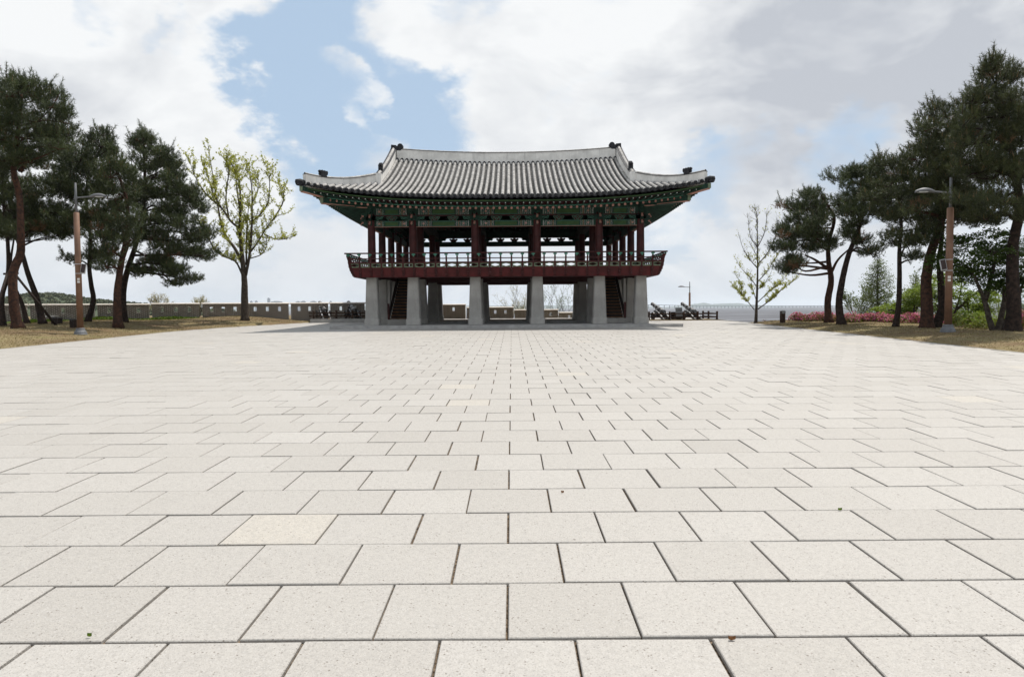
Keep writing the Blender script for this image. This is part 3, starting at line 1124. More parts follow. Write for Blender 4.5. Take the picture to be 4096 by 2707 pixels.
for S in SIDES:
    f, ax, out, c, lines, k = S['f'], S['ax'], S['out'], S['c'], S['lines'], S['k']
    ln = sorted(lines)
    for j in range(len(ln) - 1):
        a, b = ln[j] + 0.185, ln[j + 1] - 0.185
        Lb = b - a
        # lower painted lintel
        lint = MB().beam(f(a, 0, (ZL0 + ZL1) / 2), f(b, 0, (ZL0 + ZL1) / 2), 0.20, ZL1 - ZL0).build('lintel', 'green_paint', pav)
        mid = (a + b) / 2
        eb = min(0.80, Lb * 0.28)
        for (z0, z1, od) in ((ZL0, ZL1, 0.10), (ZU0, ZU1, 0.10)):
            hh = z1 - z0
            par = lint
            # plain green centre panel framed in dark, jade strips
            MB().beam(f(a + eb + 0.06, od + 0.006, z0 + hh * 0.47), f(b - eb - 0.06, od + 0.006, z0 + hh * 0.47), 0.02, hh * 0.56).build('painted_panel', 'panel_green', par)
            st = MB()
            st.beam(f(a + eb + 0.02, od + 0.006, z0 + hh * 0.86), f(b - eb - 0.02, od + 0.006, z0 + hh * 0.86), 0.016, hh * 0.07)
            st.beam(f(a + eb + 0.02, od + 0.006, z0 + hh * 0.11), f(b - eb - 0.02, od + 0.006, z0 + hh * 0.11), 0.016, hh * 0.06)
            st.build('painted_stripe', 'jade_paint', par)
            if k in (0, 1, 3):
                for e0, e1, sg in ((a + 0.10, a + eb, 1), (b - eb, b - 0.10, -1)):
                    MB().beam(f(e0, od + 0.006, z0 + hh / 2), f(e1, od + 0.006, z0 + hh / 2), 0.02, hh * 0.9).build('painted_motif', 'beam_motif', par)
                    # row of white dots and a dark frame strip
                    dm = MB()
                    xs = e0 + 0.03 if sg > 0 else e1 - 0.03
                    for q in range(5):
                        dm.box(f(xs, od + 0.02, z0 + hh * (0.14 + 0.18 * q)), (0.022, 0.02, 0.022))
                    dm.build('painted_dots', 'white_paint', par)
                    # chevrons in orange and pale outline
                    xm = e1 - 0.16 if sg > 0 else e0 + 0.16
                    cv = MB()
                    pts = [f(xm + (0.045 if q % 2 else -0.02) * sg, od + 0.02, z0 + hh * (0.06 + 0.146 * q)) for q in range(7)]
                    cv.tube(pts, 0.017, 4, 0, True)
                    cv.build('painted_chevron', 'tread_nosing', par)
                    cv = MB()
                    pts = [p_ + ax * (0.055 * sg) for p_ in pts]
                    cv.tube(pts, 0.010, 4, 0, True)
                    cv.build('painted_chevron', 'jade_paint', par)
                    xm2 = (e0 + e1) / 2 - 0.06 * sg
                    dd = MB()
                    rr = 0.055
                    for q in range(4):
                        an = q * math.pi / 2
                        dd.box(f(xm2 + rr * 0.55 * math.cos(an), od + 0.02, z0 + hh * 0.5 + rr * 0.55 * math.sin(an)), (0.045, 0.02 if k in (0, 2) else 0.045, 0.045))
                    dd.build('painted_flower', 'pink_paint', par)
            if z0 == ZL0:
                MB().beam(f(a, od - 0.02, z0 - 0.012), f(b, od - 0.02, z0 - 0.008), 0.14, 0.013).build('lintel_trim', 'pink_paint', par)
        # cap strip on the lintel, and the maroon strip under the upper beam
        MB().beam(f(ln[j], 0, ZU0 - 0.022), f(ln[j + 1], 0, ZU0 - 0.022), 0.24, 0.04).build('bearing_strip', 'maroon_paint', pav)
        # flower blocks between the beams
        nf = 1 if Lb < 2.2 else 2
        for q in range(nf):
            s0 = a + Lb * ((0.5,) if nf == 1 else (0.33, 0.67))[q]
            org = f(s0, 0.03, ZL1 + 0.055)
            fb = MB().prism([(x * 1.12, y * 0.86) for x, y in hw_poly], org, ax, UP, 0.07).build('flower_block', 'maroon_paint', pav)
            ol = MB()
            outline_tube(ol, [(x * 1.12, y * 0.86) for x, y in hw_poly], org, ax, UP, 0.04, 0.016)
            outline_tube(ol, [(0.065 * math.cos(t_), 0.03 + 0.05 * math.sin(t_)) for t_ in np.linspace(0, 6.28, 9)[:-1]], org, ax, UP, 0.045, 0.014)
            outline_tube(ol, [(0.13 + 0.04 * math.cos(t_), 0.08 + 0.035 * math.sin(t_)) for t_ in np.linspace(0, 6.28, 8)[:-1]], org, ax, UP, 0.045, 0.012)
            outline_tube(ol, [(-0.13 + 0.04 * math.cos(t_), 0.08 + 0.035 * math.sin(t_)) for t_ in np.linspace(0, 6.28, 8)[:-1]], org, ax, UP, 0.045, 0.012)
            ol.build('painted_outline', 'jade_paint', fb)
    # upper beam and round purlin
    MB().beam(f(-c - 0.25, 0, (ZU0 + ZU1) / 2), f(c + 0.25, 0, (ZU0 + ZU1) / 2), 0.19, ZU1 - ZU0).build('upper_beam', 'green_paint', pav)
    MB().tube([f(-c - 0.4, 0, 6.62), f(c + 0.4, 0, 6.62)], 0.13, 10).build('purlin', 'green_paint', pav)
    # brackets at each column head
    for s0 in ln:
        hd = MB().box(f(s0, 0, 6.06), (0.46, 0.46, 0.22)).build('column_head', 'green_paint', pav)
        for sg in (-1, 1):
            if abs(s0 + sg * 0.5) > c + 0.3:
                continue
            org = f(s0 + sg * 0.17, 0.02, ZL1 + 0.13)
            wg = MB().prism([(x, y) for x, y in wing_poly], org, ax * sg, UP, 0.09).build('bracket_wing', 'green_paint', hd)
            ol = MB()
            outline_tube(ol, wing_poly, org, ax * sg, UP, 0.05 * (1 if ax.cross(UP).dot(out) * sg > 0 else -1), 0.015)
            outline_tube(ol, [(0.08, 0.0), (0.2, 0.04), (0.28, 0.0), (0.34, 0.03), (0.38, 0.09)], org, ax * sg, UP, 0.05 * (1 if ax.cross(UP).dot(out) * sg > 0 else -1), 0.014, False)
            ol.build('painted_outline', 'jade_paint', hd)
        for (zz, sc_) in ((5.87, 0.95), (6.20, 0.95)):
            org = f(s0, 0.16, zz)
            tg = MB().prism([(x * sc_, y * 0.8) for x, y in tongue_poly], org, out, UP, 0.12).build('bracket_tongue', 'green_paint', hd)
            ed = MB()
            outline_tube(ed, [(0.34 * sc_, 0.03 * .8), (0.23 * sc_, -0.0), (0.24 * sc_, -0.07 * .8), (0.35 * sc_, -0.12 * .8), (0.38 * sc_, -0.21 * .8)], org, out, UP, 0.0, 0.05, False)
            ed.build('painted_edge', 'pink_paint', hd)

# great beams across the hall, resting on the columns
for u in CU[1:5]:
    MB().beam(W(u, -5.6, 6.28), W(u, 5.6, 6.28), 0.34, 0.42).build('cross_beam', 'ceiling_wood', pav)
for v in (CV[1], CV[3]):
    MB().beam(W(-6.7, v, 6.75), W(6.7, v, 6.75), 0.28, 0.36).build('tie_beam', 'ceiling_wood', pav)
for u in CU[1:5]:
    for v in (CV[1], CV[3]):
        MB().box(W(u, v, 6.55), (0.34, 0.34, 0.55)).build('strut_block', 'ceiling_wood', pav)

# ---- roof surfaces
XG, VB = 6.6, 4.9


def prof(t):
    return 9.97 - 0.52 * t + 0.0155 * t * t


def eave_o(s, c):
    return 2.1 + 0.7 * (abs(s) / (c + 2.8)) ** 3


def eave_l(s, c):
    k = min(1.05, abs(s) / (c + 2.8))
    return 0.58 * k ** 3


def front_z(u, v):
    av = abs(v)
    ve = 5.7 + eave_o(u, 6.825)
    s = min(1.0, av / ve)
    top = 0.27 * (u / 6.4) ** 2 * (1 - s)
    ze = 6.80 + eave_l(u, 6.825)
    return prof(av) + top + (ze - prof(ve)) * s * s


def hip_v(u):
    """depth of the hip line at |u| (between gable foot and corner)"""
    return VB + (abs(u) - XG) * (8.5 - VB) / (9.625 - XG)


def hip_u(v):
    return XG + (abs(v) - VB) * (9.625 - XG) / (8.5 - VB)


def side_z(u, v):
    au, av = abs(u), abs(v)
    ue = 6.825 + eave_o(v, 5.7)
    ui = XG if av <= VB else hip_u(av)
    zi = front_z(ui, VB if av <= VB else av)
    ze = 6.80 + eave_l(v, 5.7)
    if ue - ui < 1e-3:
        return ze
    k = min(1.0, max(0, (au - ui) / (ue - ui)))
    return zi + (ze - zi) * k - 0.10 * math.sin(math.pi * k) * min(1, (ue - ui) / 2)


roof = empty('roof', (0, 0, 0))
roof.parent = pav
PITCHR = 0.283
RAD = 0.083


def sweep_row(pts, mb, seg=7, mi=0):
    """half-round cover-tile row along pts, each tile about 0.33 m with a slight step"""
    P = [Vector(p) for p in pts]
    # resample to tile joints
    L = [0.0]
    for i in range(1, len(P)):
        L.append(L[-1] + (P[i] - P[i - 1]).length)
    tot = L[-1]
    nt = max(1, int(round(tot / 0.33)))

    def at(d):
        for i in range(1, len(P)):
            if d <= L[i] or i == len(P) - 1:
                k = (d - L[i - 1]) / max(1e-6, L[i] - L[i - 1])
                return P[i - 1].lerp(P[i], k)
    side = None
    rings = []
    for t_ in range(nt):
        for (k, r) in ((0.0, RAD * 0.94), (0.97, RAD * 1.02)):
            d = tot * (t_ + k) / nt
            rings.append((at(d), r, (at(min(tot, d + 0.02)) - at(max(0, d - 0.02))).normalized()))
    o = len(mb.v)
    for p, r, tg in rings:
        x = tg.cross(UP).normalized()
        y = x.cross(tg)
        if y.z < 0:
            y = -y
        for q in range(seg):
            a = math.pi * q / (seg - 1)
            mb.v.append(tuple(p + x * (r * math.cos(a)) + y * (r * math.sin(a) + 0.0)))
    for i in range(len(rings) - 1):
        for q in range(seg - 1):
            mb.f.append((o + i * seg + q, o + i * seg + q + 1, o + (i + 1) * seg + q + 1, o + (i + 1) * seg + q))
            mb.m.append(mi)


def disc(mb, c, n, r, mi, seg=10, th=0.05):
    n = Vector(n).normalized()
    mb.tube([Vector(c) - n * th, Vector(c) + n * 0.01], r, seg, mi, True)


pans = {0: MB(), 1: MB(), 2: MB(), 3: MB()}
drips = {0: MB(), 1: MB(), 2: MB(), 3: MB()}


def pan_column(mb, dm, pts, halfw, ax_):
    """concave pan tiles: arcs in steps with raised lips; dark drip tile at the end"""
    P = [Vector(p) for p in pts]
    L = [0.0]
    for i in range(1, len(P)):
        L.append(L[-1] + (P[i] - P[i - 1]).length)
    tot = L[-1]
    nt = max(1, int(round(tot / 0.145)))

    def at(d):
        for i in range(1, len(P)):
            if d <= L[i] or i == len(P) - 1:
                k = (d - L[i - 1]) / max(1e-6, L[i] - L[i - 1])
                return P[i - 1].lerp(P[i], k)
    o = len(mb.v)
    nr = 0
    for t_ in range(nt):
        for (k, lift) in ((0.0, 0.0), (0.985, 0.022)):
            p = at(tot * (t_ + k) / nt)
            jit = random.uniform(-0.003, 0.003)
            for (a, b) in ((-1, 0.055), (-0.5, 0.018), (0, 0.006), (0.5, 0.018), (1, 0.055)):
                mb.v.append(tuple(p + ax_ * (a * halfw) + UP * (b + lift + jit - 0.03)))
            nr += 1
    for i in range(nr - 1):
        for q in range(4):
            mb.f.append((o + i * 5 + q, o + i * 5 + q + 1, o + (i + 1) * 5 + q + 1, o + (i + 1) * 5 + q))
            mb.m.append(0)
    # drip tile: a dark crescent hanging at the eave
    e = P[-1]
    tg = (P[-1] - P[-2]).normalized()
    top = [(-1, 0.055), (-0.5, 0.018), (0, 0.006), (0.5, 0.018), (1, 0.055)]
    bot = [(-0.95, 0.0), (-0.55, -0.055), (0, -0.085), (0.55, -0.055), (0.95, 0.0)]
    vs = []
    for dd in (0.0, 0.03):
        vs += [e + ax_ * (a * halfw) + UP * (b - 0.005) + tg * dd for a, b in top]
        vs += [e + ax_ * (a * halfw) + UP * b + tg * dd for a, b in bot]
    fs = []
    for q in range(4):
        fs += [(q, q + 1, 6 + q, 5 + q), (10 + q, 15 + q, 16 + q, 11 + q), (5 + q, 6 + q, 16 + q, 15 + q), (q + 1, q, 10 + q, 11 + q)]
    dm.add(vs, fs)


def make_row(k, c, s0, is_cover):
    """one row on side k at position s0"""
    S = SIDES[k]
    f, ax = S['f'], S['ax']
    oe = eave_o(s0, c)
    if k in (0, 2):
        v_in = 0.12 if abs(s0) <= XG + 0.05 else hip_v(s0)
        v_out = 5.7 + oe
        if v_out - v_in < 0.12:
            return None
        n = max(2, int((v_out - v_in) / 0.35))
        pts = []
        for i in range(n + 1):
            v = v_in + (v_out - v_in) * i / n
            u = s0 if k == 0 else -s0
            pts.append(f(s0, v - 5.7, front_z(u, v)))
    else:
        u_in = XG + 0.10 if abs(s0) <= VB else hip_u(s0)
        u_out = 6.825 + oe
        if u_out - u_in < 0.12:
            return None
        n = max(2, int((u_out - u_in) / 0.35))
        pts = []
        for i in range(n + 1):
            u = u_in + (u_out - u_in) * i / n
            pts.append(f(s0, u - 6.825, side_z(u, s0)))
    return pts


for S in SIDES:
    k, c, ax = S['k'], S['c'], S['ax']
    E = c + 2.8
    nrow = int(2 * (E - 0.12) / PITCHR) + 1
    s_first = -(nrow - 1) / 2 * PITCHR
    for i in range(nrow):
        s0 = s_first + i * PITCHR
        pts = make_row(k, c, s0, True)
        if pts is not None:
            mb = MB()
            up = [p + UP * 0.045 for p in pts]
            sweep_row(up, mb, 7, 0)
            tg = (up[-1] - up[-2]).normalized()
            disc(mb, up[-1] + UP * 0.0, tg, RAD * 1.06, 1, 12, 0.07)
            if abs(s0) <= XG and k in (0, 2):
                disc(mb, up[0] + UP * 0.02, (up[0] - up[1]), RAD * 1.12, 1, 10, 0.22)
            elif k in (0, 2):
                disc(mb, up[0] + UP * 0.01, (up[0] - up[1]), RAD * 1.10, 1, 10, 0.12)
            mb.build('tile_row', ['cover_tile', 'dark_tile'], roof, True)
        if i < nrow - 1:
            sm = s0 + PITCHR / 2
            pts = make_row(k, c, sm, False)
            if pts is not None:
                pan_column(pans[k], drips[k], pts, PITCHR / 2 - 0.01, ax)
for k in range(4):
    pans[k].build('pan_tiles', 'pan_tile', roof, kind='stuff')
    drips[k].build('drip_tiles', 'dark_tile', roof, kind='stuff')

# solid roof body under the tiles (keeps daylight out of the roof space)
body = MB()
for k in range(4):
    S = SIDES[k]
    f, c = S['f'], S['c']
    E = c + 2.72
    ns, nt = 40, 14
    vs = []
    for i in range(ns + 1):
        s0 = -E + 2 * E * i / ns
        for j in range(nt + 1):
            if k in (0, 2):
                vi = 0.0 if abs(s0) <= XG else hip_v(s0)
                vo = max(vi, 5.7 + eave_o(s0, c) - 0.05)
                v = vi + (vo - vi) * j / nt
                vs.append(f(s0, v - 5.7, front_z(s0, v) - 0.06))
            else:
                ui = XG if abs(s0) <= VB else hip_u(s0)
                uo = max(ui, 6.825 + eave_o(s0, c) - 0.05)
                u = ui + (uo - ui) * j / nt
                vs.append(f(s0, u - 6.825, side_z(u, s0) - 0.06))
    body.add(vs, [(i * (nt + 1) + j, (i + 1) * (nt + 1) + j, (i + 1) * (nt + 1) + j + 1, i * (nt + 1) + j + 1) for i in range(ns) for j in range(nt)])
body.build('roof_boarding', 'ceiling_wood', roof)
# gable walls
for sg in (-1, 1):
    pts = [(v, front_z(XG - .1, v) - 0.05) for v in np.linspace(-VB, VB, 25)]
    poly = pts + [(VB, 7.6), (-VB, 7.6)]
    MB().prism(poly, W(sg * (XG - 0.28), 0, 0), (0, 1, 0), (0, 0, 1), 0.06).build('gable_wall', 'red_paint', roof)
    for sv in (-1, 1):
        bb = MB()
        pp = [W(sg * (XG + 0.12), sv * v, front_z(XG, v) - 0.02) for v in np.linspace(0, VB, 12)]
        for a_, b_ in zip(pp[:-1], pp[1:]):
            bb.beam(a_ - UP * 0.2, b_ - UP * 0.2, 0.06, 0.36)
        bb.build('barge_board', 'red_paint', roof)


# ---- ridges: plastered walls with a row of cover tiles on top
def ridge_wall(name, path, heights, thick, label=None, capmat=True, foot=0.25):
    """swept wall; path = points on the roof, heights = wall height above the path"""
    m_ = MB()
    P = [Vector(p) for p in path]
    n = len(P)
    vs = []
    tops = []
    for i in range(n):
        tg = (P[min(n - 1, i + 1)] - P[max(0, i - 1)])
        tg.z = 0
        tg.normalize()
        x = tg.cross(UP)
        for (w, z) in ((-1, -foot), (1, -foot), (1, heights[i]), (-1, heights[i])):
            vs.append(P[i] + x * (w * thick / 2) + UP * z)
        tops.append(P[i] + UP * heights[i])
    fs = [(3, 2, 1, 0), tuple((n - 1) * 4 + q for q in range(4))]
    for i in range(n - 1):
        for q in range(4):
            q2 = (q + 1) % 4
            fs.append((i * 4 + q, i * 4 + q2, (i + 1) * 4 + q2, (i + 1) * 4 + q))
    m_.add(vs, fs)
    o_ = m_.build(name, 'plaster', roof)
    cp = MB()
    # thin dark lip and a tile row along the top
    for i in range(n - 1):
        cp.beam(tops[i] + UP * 0.013, tops[i + 1] + UP * 0.013, thick + 0.05, 0.026, 1)
    sweep_row([t_ + UP * 0.02 for t_ in tops], cp, 7, 0)
    cp.build('ridge_tile', ['cover_tile', 'dark_tile'], o_)
    return o_


us = np.linspace(-6.12, 6.12, 27)
path = [W(u, 0, front_z(u, 0)) for u in us]
ridge_wall('main_ridge', path, [0.56] * 27, 0.34)
for su in (-1, 1):
    for sv in (-1, 1):
        # descending ridge
        vv = np.linspace(0.02, VB + 0.12, 14)
        pth = [W(su * (XG - 0.02), sv * v, front_z(XG, v)) for v in vv]
        hts = [0.62 - 0.16 * (i / 13) for i in range(14)]
        ridge_wall('descending_ridge', pth, hts, 0.30)
        # its end block
        e = pth[-1]
        MB().box(e + Vector((0, sv * 0.06, 0.14)), (0.36, 0.22, 0.74)).build('ridge_end_block', 'plaster', roof)
        # hip ridge to the corner
        hu = np.linspace(XG + 0.1, 9.42, 12)
        pth2 = []
        hts2 = []
        for i, u in enumerate(hu):
            v = hip_v(u)
            z = front_z(u, v) + 0.02
            pth2.append(W(su * u, sv * v, z))
            q = i / 11
            hts2.append(0.44 - 0.10 * math.sin(math.pi * q) - 0.02 * q)
        ridge_wall('hip_ridge', pth2, hts2, 0.24)
        # dark cap tiles wrapping the corner tip
        cp = MB()
        tip = W(su * 9.62, sv * 8.5, front_z(9.6, 8.45) + 0.03)
        dr = Vector((su * 0.64, sv * 0.77, 0)).normalized()
        cp.tube([tip - dr * 0.30 + UP * 0.03, tip - dr * 0.08 + UP * 0.05, tip + dr * 0.10 + UP * 0.02, tip + dr * 0.14 - UP * 0.05], [0.10, 0.125, 0.115, 0.06], 10)
        cp.tube([tip - dr * 0.12 - UP * 0.06, tip + dr * 0.10 - UP * 0.07, tip + dr * 0.14 - UP * 0.12], [0.11, 0.10, 0.03], 8)
        cp.build('corner_cap', 'dark_tile', roof, True)
        # beasts on the hip ridge and at the foot of the descending ridge
        beast = [(-0.17, 0.0), (0.17, 0.0), (0.19, 0.10), (0.22, 0.14), (0.16, 0.19), (0.24, 0.23), (0.20, 0.29), (0.12, 0.27), (0.06, 0.31), (0.02, 0.27), (-0.05, 0.30), (-0.11, 0.27), (-0.19, 0.29), (-0.23, 0.22), (-0.21, 0.12), (-0.16, 0.08)]
        pb = pth2[8].lerp(pth2[9], 0.3)
        hb_ = hts2[8]
        b_ = MB()
        for w_, sc_ in ((0.12, 1.0), (0.20, 0.82)):
            b_.prism([(x * sc_ * 1.08, y * (1.0 if sc_ == 1 else 0.86) * 1.08 + 0.02) for x, y in beast], pb + UP * (hb_ + 0.02), dr, UP, w_)
        b_.build('ridge_beast', 'dark_tile', roof)
        pb = pth[11] + UP * (hts[11])
        b_ = MB()
        dd = Vector((0, sv, -0.35)).normalized()
        for w_, sc_ in ((0.13, 1.0), (0.21, 0.82)):
            b_.prism([(x * sc_ * 0.95, y * (1.0 if sc_ == 1 else 0.86) * 1.35 + 0.02) for x, y in beast], pb + UP * 0.02, dd, UP, w_)
        b_.build('ridge_beast', 'dark_tile', roof)
    # end of the main ridge: recess block and the dark owl-tail finial
    MB().box(W(su * 6.24, 0, front_z(6.2, 0) + 0.10), (0.30, 0.38, 0.80)).build('ridge_end_block', 'plaster', roof)
    fin = [(-0.30, 0.0), (0.22, -0.02), (0.26, 0.08), (0.34, 0.16), (0.345, 0.30), (0.27, 0.385), (0.15, 0.40), (0.06, 0.34), (0.02, 0.25), (-0.02, 0.24), (-0.04, 0.30), (-0.34, 0.33), (-0.35, 0.05)]
    fm = MB()
    for w_, sc_ in ((0.34, 1.0), (0.40, 0.86)):
        fm.prism([(x * sc_, y * sc_ + 0.02) for x, y in fin], W(su * 6.38, 0, front_z(6.2, 0) + 0.48), Vector((-su, 0, 0)), UP, w_)
    fm.build('ridge_finial', 'dark_tile', roof)

# ---- rafters (round, with painted flower ends) and flying rafters (square) on all four sides
def flower_rafter(parent, a, b, r=0.062):
    a, b = Vector(a), Vector(b)
    d = (b - a).normalized()
    m_ = MB()
    m_.tube([a, b], r, 8, 0, False)
    x = d.orthogonal().normalized()
    y = d.cross(x)
    n = 8
    vs = [b + x * (r * math.cos(2 * math.pi * q / n)) + y * (r * math.sin(2 * math.pi * q / n)) for q in range(n)]
    m_.add(vs, [tuple(range(n))], 1)
    for q in range(5):
        an = 2 * math.pi * q / 5 + 0.3
        cc = b + d * 0.004 + x * (r * 0.52 * math.cos(an)) + y * (r * 0.52 * math.sin(an))
        rr = r * 0.20
        m_.add([cc + x * rr, cc + y * rr, cc - x * rr, cc - y * rr], [(0, 1, 2, 3)], 2)
    m_.build('rafter', ['green_paint', 'pink_paint', 'maroon_paint'], parent)


RO, BO = 1.36, 1.90
for S in SIDES:
    f, ax, out, c, k = S['f'], S['ax'], S['out'], S['c'], S['k']
    E = c + 2.8

    def ro(s):
        return eave_o(s, c) - 0.74

    def rz(s):
        return 6.36 + eave_l(s, c) * 0.95

    def bo(s):
        return eave_o(s, c) - 0.20

    def bz(s):
        return 6.525 + eave_l(s, c) * 1.0

    sp = 0.29
    n = int(2 * (E - 0.85) / sp)
    for i in range(n + 1):
        s0 = -(n / 2) * sp + i * sp
        pv = c - 0.9
        if abs(s0) <= pv:
            a = f(s0, -1.5, 7.02)
        else:
            q = min(1.0, (abs(s0) - pv) / (E - 0.8 - pv))
            a = f(math.copysign(pv + 0.55 * q, s0), -1.5 + 0.8 * q, 7.02 - 0.15 * q)
        b = f(s0, ro(s0), rz(s0))
        flower_rafter(roof, a, b)
    n2 = int(2 * (E - 0.30) / sp)
    for i in range(n2 + 1):
        s0 = -(n2 / 2) * sp + i * sp
        q = max(0.0, (abs(s0) - (c - 0.9)) / (E - c + 0.9))
        s_in = s0 - math.copysign(0.55 * q, s0)
        a = f(s_in, ro(s_in) - 0.35, rz(s_in) + 0.14)
        b = f(s0, bo(s0), bz(s0))
        m_ = MB().beam(a, b, 0.075, 0.085)
        d = (b - a).normalized()
        m_.box(b + d * 0.004, (0.034, 0.034, 0.034), None, 1)
        m_.build('flying_rafter', ['green_paint', 'white_paint'], roof)
    # boards following the eave curve
    NS = 48
    ss = [-(E - 0.02) + 2 * (E - 0.02) * i / NS for i in range(NS + 1)]

    def ribbon(name, fo, fz, w, h, m_name):
        mb = MB()
        pts = []
        for s0 in ss:
            lim = c + fo(s0)
            sc_ = max(-lim, min(lim, s0))
            pts.append(f(sc_, fo(sc_), fz(sc_)))
        for p_, q_ in zip(pts[:-1], pts[1:]):
            if (q_ - p_).length > 1e-4:
                mb.beam(p_, q_, w, h)
        mb.build(name, m_name, roof)

    ribbon('eave_board', lambda s: ro(s) - 0.02, lambda s: rz(s) + 0.085, 0.09, 0.035, 'jade_paint')
    ribbon('eave_board', lambda s: ro(s) - 0.06, lambda s: rz(s) + 0.125, 0.06, 0.05, 'green_paint')
    ribbon('eave_board', lambda s: bo(s) - 0.02, lambda s: bz(s) + 0.062, 0.10, 0.03, 'green_paint')
    ribbon('eave_board', lambda s: bo(s) + 0.03, lambda s: bz(s) + 0.10, 0.10, 0.045, 'panel_green')
    ribbon('eave_panel', lambda s: ro(s) - 0.05, lambda s: rz(s) + 0.165, 0.02, 0.10, 'maroon_paint')
    # soffit boards over the rafters and over the flying rafters
    sb = MB()
    rows = []
    for s0 in ss:
        l1 = c + ro(s0)
        s1 = max(-l1, min(l1, s0))
        s_i = max(-(c - 0.6), min(c - 0.6, s0))
        rows.append((f(s_i, -1.5, 7.10), f(s1, ro(s1) - 0.03, rz(s1) + 0.075), f(s1, ro(s1) - 0.10, rz(s1) + 0.21), f(s0, eave_o(s0, c) - 0.12, bz(s0) + 0.06)))
    vs = [p_ for r_ in rows for p_ in r_]
    fs = []
    for i in range(NS):
        for j in range(3):
            fs.append((i * 4 + j, (i + 1) * 4 + j, (i + 1) * 4 + j + 1, i * 4 + j + 1))
    sb.add(vs, fs)
    sb.build('soffit_board', 'maroon_paint', roof)
# corner hip rafters
for su in (-1, 1):
    for sv in (-1, 1):
        pts = [W(su * 5.6, sv * 4.5, 6.90), W(su * 7.9, sv * 6.75, 6.66), W(su * 8.75, sv * 7.6, 6.70)]
        m_ = MB()
        for a, b in zip(pts[:-1], pts[1:]):
            m_.beam(a, b, 0.26, 0.30)
        m_.beam(W(su * 8.3, sv * 7.15, 6.90), W(su * 9.50, sv * 8.38, 7.12), 0.22, 0.24)
        hr = m_.build('hip_rafter', 'green_paint', roof)
        e = MB()
        e.beam(W(su * 7.0, sv * 5.85, 6.585), W(su * 8.78, sv * 7.63, 6.545), 0.27, 0.03)
        e.beam(W(su * 8.5, sv * 7.36, 6.80), W(su * 9.52, sv * 8.40, 6.992), 0.23, 0.03)
        e.build('painted_edge', 'pink_paint', hr)
        MB().box(W(su * 9.53, sv * 8.41, 7.125), (0.14, 0.14, 0.22)).build('painted_tip', 'sage_paint', hr)
        MB().box(W(su * 8.79, sv * 7.64, 6.70), (0.15, 0.15, 0.26)).build('painted_tip', 'sage_paint', hr)

# ---- two inner staircases between the end piers
for sg in (-1, 1):
    st = empty('staircase', (0, 0, 0))
    st.parent = pav
    uc = sg * 5.62
    n = 15
    rise = (Z_FL - ZP - 0.30) / n
    run = 0.235
    y0 = -4.55
    MB().box(W(uc, y0 + 0.05, ZP + 0.13), (1.25, 0.7, 0.25)).build('bottom_step', 'concrete', st)
    for i in range(n):
        z = ZP + 0.30 + rise * i
        t_ = MB()
        t_.box(W(uc, y0 + run * i + 0.12, z), (1.05, 0.28, 0.03))
        tr = t_.build('tread', 'dark_wood', st)
        t_ = MB()
        t_.box(W(uc, y0 + run * i - 0.03, z + 0.012), (1.05, 0.035, 0.022))
        t_.build('nosing', 'tread_nosing', tr)
        t_ = MB()
        t_.box(W(uc, y0 + run * i + 0.25, z + rise / 2), (1.05, 0.02, rise - 0.02))
        t_.build('riser', 'dark_wood', tr)
    for q in (-1, 1):
        a = W(uc + q * 0.57, y0 - 0.15, ZP + 0.42)
        b = W(uc + q * 0.57, y0 + run * n, Z_FL + 0.1)
        MB().beam(a, b, 0.07, 0.30).build('stringer', 'dark_wood', st)
        MB().box(W(uc + q * 0.57, y0 - 0.2, ZP + 0.62), (0.10, 0.10, 0.95)).build('newel_post', 'red_paint', st)
    MB().prism([(0, 2.35), (0.9, 2.35), (0.0, 0.55)], W(sg * 6.28, y0 + 0.4, ZP), (0, 1, 0), UP, 0.12).build('side_wall', 'concrete', st)

